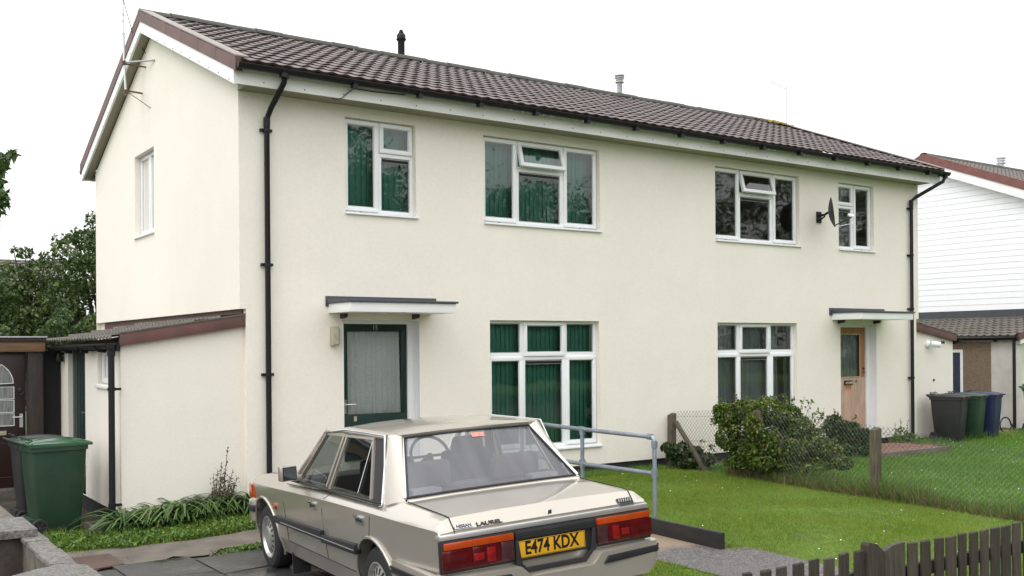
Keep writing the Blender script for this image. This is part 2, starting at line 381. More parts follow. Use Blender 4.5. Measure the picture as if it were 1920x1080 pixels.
# finer ground near the house so that it follows the slope
sheet('garden_soil',[(-12,-11),(30,-11),(30,16),(-12,16)],-.016,.5,SOIL)
sheet('lawn',[(3.27,-5.05),(3.27,-8.9),(30,-8.9),(30,-.45),(14.9,-.45),(7.0,-.2),(3.02,-.2)],-.004,.5,TURF)
sheet('verge_grass',[(.98,-9.6),(2.02,-9.6),(2.06,-3.8),(.98,-3.8)],-.003,.4,TURF)
sheet('road_verge',[(-9,-11),(24,-11),(24,-9.4),(-9,-9.4)],-.006,.8,TURF)
sheet('footway',[(-40,-16),(40,-16),(40,-10.9),(-40,-10.9)],.002,4,TARMAC)
sheet('road',[(-60,-23),(60,-23),(60,-16.1),(-60,-16.1)],-.02,6,SLAB)
sheet('path',[(2.05,-9.3),(3.26,-9.3),(3.26,-5.06),(2.95,-5.06),(2.95,-.25),(1.2,-.25),(1.2,-3.6),(2.05,-3.8)],.004,.4,TARMAC)
# old concrete strip across the drive, its outer edge broken
edge=[(-2.62,-2.05)]+[(-2.62+.12*i,-1.95+.10*math.sin(i*1.3)+.05*math.sin(i*3.1)+.012*i) for i in range(1,31)]
sheet('concrete_strip',[(-2.62,-.62)]+edge+[(1.15,-1.45),(1.15,-.95),(.2,-.85),(-.5,-1.02),(-1.3,-.92),(-2.0,-.86)],.004,.4,CONC)
# drive of big wet slabs: one sheet with real joints
mb=MB(); rr=random.Random(3)
for i in range(5):
    for j in range(9):
        x0=-2.66+i*.74; x1=x0+.725; y1=-2.02-j*.86+(.18 if i%2 else 0); y0=y1-.845
        if i==0: x0=-2.62
        dz=rr.uniform(-.004,.005); t=rr.uniform(-.004,.004)
        z=lambda x,y,e:h(x,y)+.012+dz+e
        mb.hexa([(x0,y0,-.5),(x1,y0,-.5),(x1,y1,-.5),(x0,y1,-.5),(x0,y0,z(x0,y0,t)),(x1,y0,z(x1,y0,-t)),(x1,y1,z(x1,y1,t)),(x0,y1,z(x0,y1,-t))])
tag(mb.build('driveway',SLAB,bevel=.006),kind='structure')
# ------------------------------------------------------------------ the pair of houses
L=13.78; D=7.62
house=thing('semi_detached_house','cream rendered pair of semi-detached houses with brown tiled roof and white windows','house',(6.89,3.81,0),world=True)
mx=lambda x:L-x
def cells(mb,us,vs,ops,fn,depth,mi=0):
    "wall face with openings; each opening gets its four reveals"
    U=sorted(set([round(u,4) for u in us]+[round(o[i],4) for o in ops for i in (0,1)])); V=sorted(set([round(v,4) for v in vs]+[round(o[i],4) for o in ops for i in (2,3)]))
    for a,b in zip(U,U[1:]):
        for c,d in zip(V,V[1:]):
            mu,mv=(a+b)/2,(c+d)/2
            if mu<us[0] or mu>us[-1] or mv<vs[0] or mv>vs[-1]: continue
            if any(o[0]<mu<o[1] and o[2]<mv<o[3] for o in ops): continue
            mb.quad(fn(a,c,0),fn(b,c,0),fn(b,d,0),fn(a,d,0),mi)
    for a,b,c,d in ops:
        for p,q in (((a,c),(a,d)),((a,d),(b,d)),((b,d),(b,c)),((b,c),(a,c))):
            mb.quad(fn(p[0],p[1],0),fn(q[0],q[1],0),fn(q[0],q[1],depth),fn(p[0],p[1],depth),mi)
SILLT=.045
W1=(1.407,2.447,3.604,4.863); W2=(3.538,5.648,3.604,4.863); G1=(3.624,5.617,.339,2.248)
W4=(mx(W1[1]),mx(W1[0]),3.604,4.863); W3=(mx(W2[1]),mx(W2[0]),3.604,4.863); G2=(mx(G1[1]),mx(G1[0]),.339,2.248)
D1=(1.35,2.496,.07,2.24); D2=(11.36,12.439,.07,2.24)
OV=2.355   # underside of the upper wall cladding over the stores
mb=MB()
FR=lambda u,v,d:(u,d,v)
cells(mb,[0,L],[OV,5.02],[W1,W2,W3,W4],FR,.16)
cells(mb,[.08,L-.08],[.07,OV],[G1,G2,D1,D2],FR,.30)
GL=lambda u,v,d:(d,u,v); GR=lambda u,v,d:(L-d,u,v)
GW=(3.73,4.845,3.655,4.955)
cells(mb,[0,D],[OV,5.02],[GW],GL,.15); cells(mb,[0,D],[OV,5.02],[],GR,.15)
cells(mb,[0,D],[-.3,OV],[],lambda u,v,d:(.08,u,v),0); cells(mb,[0,D],[-.3,OV],[],lambda u,v,d:(L-.08,u,v),0)
for x0,x1 in ((0,.08),(L-.08,L)): mb.quad((x0,0,OV),(x1,0,OV),(x1,D,OV),(x0,D,OV))
for x in (0,L): mb.add([(x,0,5.02),(x,0,5.10),(x,3.81,6.66),(x,D,5.10),(x,D,5.02)],[(0,1,2,3,4)])
mb.quad((0,D,-.3),(L,D,-.3),(L,D,5.1),(0,D,5.1))
wall=mb.build('wall',CREAM,house,angle=None,fix=False)
mb=MB(); mb.box(.1,L-.1,.03,.30,-.35,.07); mb.build('plinth',DPC,house,angle=None)
mb=MB(); mb.box(.09,L-.09,.35,D-.1,2.45,2.55); mb.box(6.84,6.94,.35,D-.1,-.1,4.9); mb.box(.09,L-.09,3.2,3.3,-.1,4.9); mb.build('inner_wall',SOFF,house,angle=None)
VERGET=tile_mat('pale_verge_tile',(.16,.13,.115),(.22,.19,.17),(.28,.25,.23),.5,.6)
# roof ---------------------------------------------------------------
TA=.405; EY=-.42; EZ=5.28; XL=-.17; XR=14.03; RY=3.81
zr=lambda y:EZ+TA*((y if y<=RY else 2*RY-y)-EY)
def tiles(mb,x0,x1,y0,z0,dy,dz,ncourse,pitch,amp=.032,lip=.026,nseg=8,mi=0,thick=.012,axis='x',smooth=False):
    "interlocking trough tiles: courses climb from (y0,z0) by (dy,dz) in all"
    n=int(round((x1-x0)/pitch)); p=(x1-x0)/n
    ln=math.hypot(dy,dz); ny,nz=-dz/ln,dy/ln
    if nz<0: ny,nz=-ny,-nz
    for j in range(ncourse):
        a=j/ncourse; b=(j+1.10)/ncourse if j<ncourse-1 else 1.
        rows=[]
        for t,o in ((a,lip-thick*1.6),(a,lip),(a+.004,lip+.002),((a+b)/2,lip*.6),(b,.004)):
            row=[]
            for i in range(n*nseg+1):
                x=x0+p*i/nseg; f=(i/nseg)%1.; q=abs(2*f-1)
                hh=amp*(q**2.6)*(1-.12*q) if not smooth else amp*(.5-.5*math.cos(PI*q))**1.3; hh=hh if o!=lip-thick*1.6 else hh-.004
                hh+=.0025*math.sin(j*12.9+int(i/nseg)*7.7)
                y=y0+dy*t+ny*(hh+o); z=z0+dz*t+nz*(hh+o)
                row.append((x,y,z))
            rows.append(row)
        m=len(rows[0])
        vs=[v for r in rows for v in r]
        if axis=='y': vs=[(v[1],v[0],v[2]) for v in vs]
        fs=[(k*m+i,k*m+i+1,(k+1)*m+i+1,(k+1)*m+i) for k in range(len(rows)-1) for i in range(m-1)]
        mb.add(vs,fs,mi)
mb=MB()
tiles(mb,XL+.06,XR-.06,EY-.03,zr(EY)-.045,RY-EY+.03,zr(RY)-zr(EY),13,.19,amp=.0145,lip=.025,thick=.0148,smooth=True)
tiles(mb,XL+.06,XR-.06,2*RY-EY+.03,zr(EY)-.045,-(RY-EY+.03),zr(RY)-zr(EY),13,.38,nseg=6)
roof=mb.build('roof',TILE,house,angle=50,fix=False)
def half_round(mb,x0,x1,y,z,r,n=7):
    us=[x0,x1]; mb.grid(lambda u,a:(u,y+r*math.cos(a),z+r*math.sin(a)*.75),us,[PI*i/n for i in range(n+1)])
mb=MB(); x=XL-.01
while x<XR: 
    x2=min(XR+.01,x+.45); half_round(mb,x,x2+.0,RY,zr(RY)-.055+.004*math.sin(x*9),.125+.003*math.sin(x*5)); x=x2
for xx in (XL-.01,XR+.01):
    mb.add([(xx,RY+.125*math.cos(PI*i/7),zr(RY)-.055+.094*math.sin(PI*i/7)) for i in range(8)],[tuple(range(8))])
ridge=mb.build('ridge_tiles',RIDGE,roof,angle=60)
def rake(mb,x0,x1,top,bot,ya=EY,yb=2*RY-EY):
    for y0,y1 in ((ya,RY),(RY,yb)):
        mb.hexa([(x0,y0,zr(y0)+bot),(x1,y0,zr(y0)+bot),(x1,y1,zr(y1)+bot),(x0,y1,zr(y1)+bot),
                 (x0,y0,zr(y0)+top),(x1,y0,zr(y0)+top),(x1,y1,zr(y1)+top),(x0,y1,zr(y1)+top)])
for xa,xb in ((XL-.012,XL+.075),(XR-.075,XR+.012)):
    mb=MB(); 
    # cloaked verge units, one per course, with thin joints
    for s in (0,1):
        for k in range(6):
            t0=k/6+(.0008 if k else 0); t1=(k+1)/6-(.0008 if k<5 else 0)
            Y=lambda t:EY+(RY-EY)*t if s==0 else 2*RY-EY-(RY-EY)*t
            y0,y1=Y(t0),Y(t1)
            mb.hexa([(xa,y0,zr(y0)-.155),(xb,y0,zr(y0)-.155),(xb,y1,zr(y1)-.155),(xa,y1,zr(y1)-.155),
                     (xa,y0,zr(y0)+.012),(xb,y0,zr(y0)+.012),(xb,y1,zr(y1)+.004),(xa,y1,zr(y1)+.004)])
    mb.build('verge_trim',BROWNT,roof)
    mb=MB(); xi=xa if xa<1 else xb-.17
    rake(mb,xi,xi+.17,.034,.014); mb.build('verge_tile',VERGET,roof,bevel=.004)
for xa,xb in ((XL,XL+.03),(XR-.03,XR)):
    mb=MB(); rake(mb,xa,xb,-.14,-.325,EY+.09,2*RY-EY-.09)
    xs=xa-.001 if xa<1 else xb+.001
    for s in range(11):
        for yy in ((EY+.25+s*.38),(2*RY-EY-.25-s*.38)):
            for q in (-.30,):
                mb.tube([(xs-.003,yy,zr(yy)+q+(.012 if s%2 else 0)),(xs+.003,yy,zr(yy)+q+(.012 if s%2 else 0))],.009,6,1)
    mb.build('bargeboard',[PVCW,BLACKP],house,angle=None)
mb=MB()   # verge soffits and the eaves box
for xa,xb in ((XL+.03,0),(L,XR-.03)):
    for y0,y1 in ((EY+.12,RY),(RY,2*RY-EY-.12)):
        mb.hexa([(xa,y0,zr(y0)-.312),(xb,y0,zr(y0)-.312),(xb,y1,zr(y1)-.312),(xa,y1,zr(y1)-.312),
                 (xa,y0,zr(y0)-.29),(xb,y0,zr(y0)-.29),(xb,y1,zr(y1)-.29),(xa,y1,zr(y1)-.29)])
mb.box(-.004,L+.004,-.305,0.02,5.005,5.018); mb.box(-.004,L+.004,D-.02,D+.3,5.005,5.018)
for x in (-.003,L+.003): mb.add([(x,-.305,5.005),(x,0,5.005),(x,0,5.15),(x,-.305,5.03)],[(0,1,2,3)])
mb.build('soffit',SOFF,house,angle=None)
mb=MB(); mb.box(XL+.031,XR-.031,-.33,-.306,5.0,5.17); mb.box(XL+.031,XR-.031,-.338,-.3305,5.13,5.20)
x=.2
while x<XR-.2:
    mb.tube([(x,-.334,5.045+.006*math.sin(x*7)),(x,-.328,5.045+.006*math.sin(x*7))],.008,6,1); x+=.52
mb.build('fascia',[FASC,BLACKP],house,angle=None)
mb=MB(); mb.box(XL+.031,XR-.031,D+.306,D+.33,5.0,5.19); mb.build('fascia',FASC,house,angle=None)
def gutter(name,parent,a,b,r=.056,brk=1.0,drop=.012,tilt=0):
    "half-round gutter from a to b with its brackets"
    a=Vector(a);b=Vector(b);d=(b-a);ln=d.length;d.normalize();s=d.cross(Vector((0,0,1))).normalized();mb=MB()
    m=9
    for rr_,flip in ((r,0),(r-.006,1)):
        mb.grid(lambda u,t:tuple(a+d*u+s*rr_*math.cos(t)+Vector((0,0,rr_*math.sin(t)))),[0,ln],[PI+PI*i/m for i in range(m+1)])
    for e in (0,ln):
        mb.add([tuple(a+d*e+s*r*math.cos(PI+PI*i/m)+Vector((0,0,r*math.sin(PI+PI*i/m)))) for i in range(m+1)],[tuple(range(m+1))])
    mb.bar(a+s*r,b+s*r,.012,.012); mb.bar(a-s*r,b-s*r,.012,.012)
    g=mb.build(name,BLACKP,parent,angle=40)
    u=.55
    while u<ln and ln>2:
        p=a+d*u; mb=MB()
        mb.tube([tuple(p+s*(r+.006)*math.cos(t)+Vector((0,0,(r+.006)*math.sin(t)-.002))) for t in [PI+PI*i/6 for i in range(7)]],.010,5)
        q=p-Vector((0,0,r+.012)); mb.hexa([tuple(q+d*x_+s*y_+Vector((0,0,z_))) for x_,y_,z_ in ((-.03,-.02,-.022),(.03,-.02,-.022),(.03,.07,-.03),(-.03,.07,-.03),(-.03,-.02,.01),(.03,-.02,.01),(.03,.07,.02),(-.03,.07,.02))])
        mb.build('gutter_bracket',BLACKP,g,angle=None); u+=brk
    return g
GY=-.462; GZ=5.205
gutter('gutter',house,(XL+.0,GY,GZ),(XR+.07,GY,GZ),.058,.93)
gutter('gutter',house,(XR,2*RY-GY,GZ),(XL,2*RY-GY,GZ),.058,20)
def downpipe(parent,x,zt,zb,swan,r=.034,clips=(),name='downpipe'):
    mb=MB(); mb.tube(swan+[(x,-.06,zt),(x,-.06,zb)],r,12)
    for p,q in ((swan[-1],(x,-.06,zt)),): mb.tube([Vector(q)+Vector((0,0,.02)),Vector(q)-Vector((0,0,.10))],r+.007,12)
    mb.tube([Vector(swan[0])+Vector((0,0,.03)),Vector(swan[0])-Vector((0,0,.06))],r+.010,12)
    o=mb.build(name,BLACKP,parent,angle=45)
    for z in clips:
        mb=MB(); mb.tube([(x,-.06,z-.018),(x,-.06,z+.018)],r+.008,10); mb.box(x-.075,x+.075,-.05,0.0,z-.016,z+.016); mb.build('pipe_clip',BLACKP,o,angle=40)
downpipe(house,.335,4.68,.02,[(.412,GY,5.16),(.410,GY+.02,5.06),(.36,-.13,4.80)],clips=(4.55,2.9,1.55))
downpipe(house,13.475,4.66,.02,[(14.0,GY,5.16),(13.97,GY+.03,5.04),(13.56,-.11,4.74)],clips=(4.52,3.6,2.55,1.2))
# flues on the roof
def flue(x,y,zt,r,mt,cap,parent):
    mb=MB(); z0=zr(y)-.1
    mb.lathe([(0,z0),(r,z0),(r,zt-.17),(r*1.05,zt-.165)],16,(x,y,0))
    for a,b,rr_ in cap: mb.lathe([(0,a),(rr_*.9,a),(rr_,a+(b-a)*.3),(rr_,b-(b-a)*.2),(rr_*.8,b),(0,b)],16,(x,y,0))
    mb.lathe([(r*1.02,z0),(r*1.7,z0+.02),(r*1.06,z0+.16)],16,(x,y,0)); return mb.build('flue_pipe',mt,parent,angle=40)
flue(4.345,3.9,7.48,.062,BLACKP,[(7.31,7.345,.088),(7.30,7.43,.080),(7.43,7.475,.045),(7.475,7.50,.03)],roof)
flue(9.41,3.9,7.44,.058,ALU,[(7.27,7.30,.095),(7.325,7.345,.085),(7.36,7.385,.10),(7.40,7.44,.105)],roof)
mb=MB(); rr=random.Random(5)
for i in range(70):
    x=13.1+rr.random()**.6*.9; y=RY-.06-rr.random()**2*.5; z=zr(y)+.03; s=rr.uniform(.02,.05)
    mb.lathe([(0,-.01),(s,0),(s*.7,s*.4),(0,s*.5)],6,(x,y,z))
mb.build('moss',MOSS,roof,angle=60)
# ------------------------------------------------------------------ windows
def fbox(mb,F,u0,u1,d0,d1,v0,v1,mi=0):
    mb.hexa([F(u0,d0,v0),F(u1,d0,v0),F(u1,d1,v0),F(u0,d1,v0),F(u0,d0,v1),F(u1,d0,v1),F(u1,d1,v1),F(u0,d1,v1)],mi)
def ring(mb,F,u0,u1,v0,v1,w,d0,d1,mi=0):
    fbox(mb,F,u0,u1,d0,d1,v0,v0+w,mi); fbox(mb,F,u0,u1,d0,d1,v1-w,v1,mi)
    fbox(mb,F,u0,u0+w,d0,d1,v0+w,v1-w,mi); fbox(mb,F,u1-w,u1,d0,d1,v0+w,v1-w,mi)
FX=lambda u,d,v:(u,d,v)
def window(parent,op,lights,F=FX,dep=.09,gmat=None,sill=True,label=None,dark=True):
    u0,u1,v0,v1=op; vs=v0+SILLT if sill else v0
    fr=MB()
    for (a,b,c,d,kind) in lights:
        if kind=='sash' and c<v0+.1: fbox(fr,F,(a+b)/2-.02,(a+b)/2+.02,dep-.004,dep+.002,c-.004,c+.010,1); sa=[]; pn=MB()
    for (a,b,c,d,kind) in lights:
        if kind=='fixed':
            ring(fr,F,a,b,c,d,.042,dep,dep+.065)
            pn.quad(F(a+.04,dep+.03,c+.04),F(b-.04,dep+.03,c+.04),F(b-.04,dep+.03,d-.04),F(a+.04,dep+.03,d-.04))
            bead=.012; ring(fr,F,a+.042,b-.042,c+.042,d-.042,bead,dep+.018,dep+.03,1)
            if dark and abs(d-v1)>.1: fbox(fr,F,a+.055,b-.055,dep+.012,dep+.029,d-.105,d-.054,1)  # black strip paints the shade of the vent above across the pane top
        else:
            ring(fr,F,a,b,c,d,.026,dep,dep+.065); sa.append((a+.014,b-.014,c+.014,d-.014,kind))
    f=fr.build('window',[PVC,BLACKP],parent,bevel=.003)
    if label: f['label']=label
    for a,b,c,d,kind in sa:
        ang=R(15) if kind=='open' else 0; ca,sn=math.cos(ang),math.sin(ang)
        def G(u,dd,v):
            y=dd-(dep-.02); z=v-d
            return F(u,dep-.02+y*ca+z*sn,d+z*ca-y*sn)
        s=MB(); ring(s,G,a,b,c,d,.055,dep-.024,dep+.03)
        ring(s,G,a+.055,b-.055,c+.055,d-.055,.011,dep-.004,dep+.01,1)
        # a small black drain cap and hinge pip on the bottom rail
        o=s.build('sash',[PVC,BLACKP],f,bevel=.004)
        p=MB() if kind=='open' else pn
        p.quad(G(a+.05,dep+.002,c+.05),G(b-.05,dep+.002,c+.05),G(b-.05,dep+.002,d-.05),G(a+.05,dep+.002,d-.05))
        if kind=='open': p.build('pane',gmat or GLASS,f,angle=None,fix=False)
    pn.build('pane',gmat or GLASS,f,angle=None,fix=False)
    if sill:
        s=MB(); fbox(s,F,u0+.002,u1+.028,-.035,dep+.06,v0,v0+.022); 
        s.hexa([F(u0+.002,-.033,v0+.022),F(u1+.028,-.033,v0+.022),F(u1-.002,dep+.06,v0+.022),F(u0+.002,dep+.06,v0+.022),F(u0+.002,-.033,v0+.026),F(u1+.028,-.033,v0+.026),F(u1-.002,dep+.0,v0+SILLT),F(u0+.002,dep+.0,v0+SILLT)])
        s.build('sill',PVC,f,bevel=.004)
    return f
def lights2(op,m,t,vent_left,flip=False):
    a,b,c,d=op; c=c+SILLT
    if not flip: return [(a,m,c,d,'sash'),(m,b,t,d,'sash'),(m,b,c,t,'fixed')]
    return [(m,b,c,d,'sash'),(a,m,t,d,'sash'),(a,m,c,t,'fixed')]
def lights3(op,m1,m2,t):
    a,b,c,d=op; c=c+SILLT
    return [(a,m1,c,d,'sash'),(m1,m2,t,d,'open'),(m1,m2,c,t,'fixed'),(m2,b,c,d,'sash')]
def lights6(op,m1,m2,t):
    a,b,c,d=op; c=c+SILLT
    return [(a,m1,t,d,'fixed'),(m1,m2,t-.02,d,'sash'),(m2,b,t,d,'fixed'),(a,m1,c,t,'sash'),(m1,m2,c,t-.02,'fixed'),(m2,b,c,t,'sash')]
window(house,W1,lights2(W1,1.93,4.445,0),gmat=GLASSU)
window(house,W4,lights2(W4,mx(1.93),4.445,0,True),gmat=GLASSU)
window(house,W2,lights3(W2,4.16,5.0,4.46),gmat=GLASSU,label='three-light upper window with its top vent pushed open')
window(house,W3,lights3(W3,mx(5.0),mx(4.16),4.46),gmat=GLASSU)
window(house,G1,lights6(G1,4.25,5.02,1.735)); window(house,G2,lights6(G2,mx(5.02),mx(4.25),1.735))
GF=lambda u,d,v:(d,u,v)
window(house,(GW[0],GW[1],GW[2]-.02,GW[3]),[(GW[0],4.28,GW[2]+.025,GW[3],'sash'),(4.28,GW[1],GW[2]+.025,GW[3],'sash')],F=GF,dep=.11,gmat=GLASSU)
# ------------------------------------------------------------------ blinds and curtains behind the glass
def vblind(a,b,z0,z1,label,group='green vertical blinds'):
    mb=MB(); n=int((b-a)/.078); 
    for i in range(n):
        x=a+(b-a)*(i+.5)/n; an=R(11+3*math.sin(i*1.7)); dx=.046*math.cos(an); dy=.046*math.sin(an)
        # slightly bowed fabric slat
        mb.grid(lambda s,z:(x+dx*s,.255+dy*s-.006*(1-s*s),z),[-1,-.4,.4,1],[z0,z1])
    mb.box(a,b,.235,.275,z1,z1+.035)
    o=mb.build('vertical_blind',GREENB,None,angle=60,origin=((a+b)/2,.255,z0),fix=False); tag(o,label,'blind',group)
vblind(W1[0]-.05,W1[1]+.05,3.64,4.84,'green vertical blind behind the two-light upstairs window over the dark green door')
vblind(W2[0]-.05,W2[1]+.05,3.64,4.84,'green vertical blind behind the three-light upstairs window with an open vent')
vblind(G1[0]-.05,G1[1]+.05,.36,2.23,'green vertical blind behind the large ground floor window beside the handrail')
def curtain(name,a,b,y,z0,z1,mt,label,cat,group=None,folds=11,amp=.018,gap=None):
    mb=MB(); rr=random.Random(int(a*100)); ph=[rr.uniform(0,6) for _ in range(4)]
    def fn(u,v):
        t=(u-a)/(b-a)
        f=math.sin(t*folds*2*PI+ph[0]+.8*math.sin(t*9+ph[1]))+.4*math.sin(t*folds*4.3*PI+ph[2])
        return (u+.01*math.sin(v*2+u*30),y+amp*f*(1-.25*(v-z0)/(z1-z0)),v)
    us=np.linspace(a,b,int(folds*14)); vs=np.linspace(z0,z1,6)
    if gap:
        mb.grid(fn,[u for u in us if u<gap[0]],vs); mb.grid(fn,[u for u in us if u>gap[1]],vs)
    else: mb.grid(fn,us,vs)
    o=mb.build(name,mt,None,angle=80,origin=((a+b)/2,y,z0),fix=False); tag(o,label,cat,group)
curtain('net_curtain',G2[0]-.05,G2[1]+.05,.25,.38,2.22,NET,'grey net curtain in the ground floor window behind the hedge','curtain',folds=16,gap=(9.93,10.1))
curtain('net_curtain',W4[0]-.03,W4[1]-.22,.25,3.65,4.85,NET,'grey net curtain in the small upstairs window beside the satellite dish','curtain',folds=7)
# ------------------------------------------------------------------ front doors
def door1():
    y=.20
    fr=MB(); a,b,c,d=D1
    fbox(fr,FX,a+.0,a+.10,y-.03,y+.05,c,d); fbox(fr,FX,a+.10,b,y-.03,y+.05,d-.055,d); fbox(fr,FX,b-.10,b,y-.03,y+.05,c,d-.055)
    # white lining boards of the deep right reveal and the head
    fbox(fr,FX,b-.014,b-.001,-.004,y-.03,c,d-.002); fbox(fr,FX,a+.001,b-.016,.004,y-.03,d-.014,d-.001)
    fbox(fr,FX,a+.001,a+.014,-.004,y-.03,c,d-.016); fbox(fr,FX,b-.020,b-.014,.085,.10,c,d-.015)
    f=fr.build('front_door',PVC,house,bevel=.002); f['label']='dark green glazed front door with a white frame'
    l=MB(); x0,x1=a+.10,b-.10; z0=c+.02; z1=d-.055
    fbox(l,FX,x0,x1,y,y+.045,z0,.985); fbox(l,FX,x0,x1,y,y+.045,2.09,z1); fbox(l,FX,x0,x0+.065,y,y+.045,.985,2.09); fbox(l,FX,x1-.075,x1,y,y+.045,.985,2.09)
    l.build('door_leaf',GREEND,f,bevel=.003)
    p=MB(); p.quad((x0+.06,y+.02,.98),(x1-.07,y+.02,.98),(x1-.07,y+.02,2.095),(x0+.06,y+.02,2.095)); p.build('pane',GLASS,f,angle=None,fix=False)
    q=MB(); q.box(x0+.008,x0+.045,y-.008,y,1.0,1.19); q.tube([(x0+.028,y-.008,1.125),(x0+.028,y-.05,1.125),(x0+.16,y-.052,1.128)],.009,8); q.build('handle',STEEL,f,angle=40)
    q=MB(); q.box(x0+.15,x0+.19,y-.006,y,.90,.965); q.build('keyhole',BEIGE,f)
    put_text('number_lettering','15',.085,Matrix.Translation((x0+.47,y-.003,2.135))@Matrix.Rotation(PI/2,4,'X'),ALU,f,.001)
    curtain('lace_curtain',x0+.07,x1-.08,y+.065,.99,2.085,LACE,'white lace curtain hanging inside the dark green front door','curtain',folds=9,amp=.013)
door1()
def door2():
    y=.17; fr=MB(); a,b,c,d=D2; x0,x1=a+.10,12.30
    fbox(fr,FX,a,x0,y-.03,y+.05,c,d); fbox(fr,FX,x0,b,y-.03,y+.05,d-.055,d); fbox(fr,FX,x1+.016,b,y-.03,y+.05,c,d-.055)
    fbox(fr,FX,b-.014,b-.001,-.004,y-.03,c,d-.002); fbox(fr,FX,a+.001,b-.016,.004,y-.03,d-.014,d-.001)
    f=fr.build('front_door',PVC,house,bevel=.002); f['label']='weathered pinkish timber front door with a glazed top'
    l=MB(); z0=c+.02; z1=d-.055
    fbox(l,FX,x0,x1,y,y+.045,z0,1.24); fbox(l,FX,x0,x1,y,y+.045,2.06,z1,1); fbox(l,FX,x0,x0+.055,y,y+.045,1.24,2.06,1); fbox(l,FX,x1-.15,x1,y,y+.045,1.24,2.06,1)
    fbox(l,FX,x1,x1+.016,y+.01,y+.045,z0,z1,2)
    # rusty run under the letter plate is a stain on the wood
    l.build('door_leaf',[DOOR2,DOOR2F,DARK],f,bevel=.002)
    r_=MB(); ring(r_,FX,x0+.05,x1-.145,1.235,2.065,.02,y-.012,y+.0); r_.build('glazing_bead',BEIGE,f,bevel=.002)
    p=MB(); p.quad((x0+.06,y+.02,1.24),(x1-.15,y+.02,1.24),(x1-.15,y+.02,2.06),(x0+.06,y+.02,2.06)); p.build('pane',GLASS,f,angle=None,fix=False)
    q=MB(); q.box(x0+.215,x0+.47,y-.012,y,1.10,1.185); q.box(x0+.235,x0+.45,y-.018,y-.012,1.112,1.16,1); q.build('letter_plate',[BROWND,STEEL],f,bevel=.003)
    q=MB(); q.lathe([(0,0),(.022,0),(.02,.02),(0,.024)],12,(x1-.05,y,1.40),(0,-1,0)); q.tube([(x1-.05,y,1.34),(x1-.05,y-.04,1.33),(x1-.10,y-.045,1.33)],.008,6); q.build('lock',BROWND,f,angle=40)
    put_text('number_lettering','16',.085,Matrix.Translation((x0+.56,y-.003,1.165))@Matrix.Rotation(PI/2,4,'X'),BROWND,f,.002)
    q=MB(); rr=random.Random(2)
    for i in range(9):
        x=x0+.24+.022*i; ln=rr.uniform(.05,.13); w=rr.uniform(.008,.014)
        q.add([(x-w,y-.0008,1.098),(x+w,y-.0008,1.098),(x+w*.4,y-.0008,1.098-ln),(x-w*.4,y-.0008,1.098-ln)],[(0,1,2,3)])
    q.build('rust_stain',plain('rust_run',(.36,.13,.045),.8,var=.3,vscale=40),f,angle=None)
    curtain('door_curtain',x0+.06,x1-.155,y+.065,1.245,2.055,NET,'pale grey curtain inside the glazed top of the timber front door','curtain',folds=6,amp=.012)
door2()
def canopy(x0,x1,up0,up1):
    "flat door canopy: white fascia box, grey lead sheet on top, lead upstand on the wall"
    yo=-.66
    mb=MB(); z0,z1=2.315,2.435
    mb.box(x0+.055,x1-.055,yo,-.002,z0,z1); 
    c=mb.build('door_canopy',PVCW,house,bevel=.004)
    mb=MB(); mb.hexa([(x0+.03,yo-.03,z1+.002),(x1-.03,yo-.03,z1+.002),(x1-.03,-.002,z1+.002),(x0+.03,-.002,z1+.002),(x0+.03,yo-.03,z1+.028),(x1-.03,yo-.03,z1+.028),(x1-.03,-.002,z1+.065),(x0+.03,-.002,z1+.065)])
    mb.box(up0,up1,-.02,-.001,2.40,2.535); mb.build('lead_sheet',LEAD,c,bevel=.004)
    for x in (x0+.22,x1-.35):
        mb=MB(); mb.hexa([(x,-.12,z0-.05),(x+.05,-.12,z0-.05),(x+.05,-.002,z0-.07),(x,-.002,z0-.07),(x,-.14,z0-.001),(x+.05,-.14,z0-.001),(x+.05,-.002,z0-.001),(x,-.002,z0-.001)]); mb.build('canopy_bracket',BROWND,c)
canopy(1.10,2.72,1.118,2.741); canopy(mx(2.72),mx(1.10),mx(2.741),mx(1.118))
# wall lamp beside the green door
t=thing('wall_lamp','small beige square bulkhead lamp on the wall left of the dark green door','lamp',(1.222,0,2.02),world=True)
mb=MB(); mb.box(1.175,1.26,-.10,-.001,1.90,2.145); mb.build('lamp_body',BEIGE,t,bevel=.006)
mb=MB(); mb.box(1.262,1.275,-.10,-.015,1.92,2.125); mb.box(1.185,1.252,-.112,-.101,1.915,2.13); mb.build('lamp_lens',plain('cloudy_lens',(.45,.43,.36),.25,var=.2,vscale=20),t,bevel=.003)
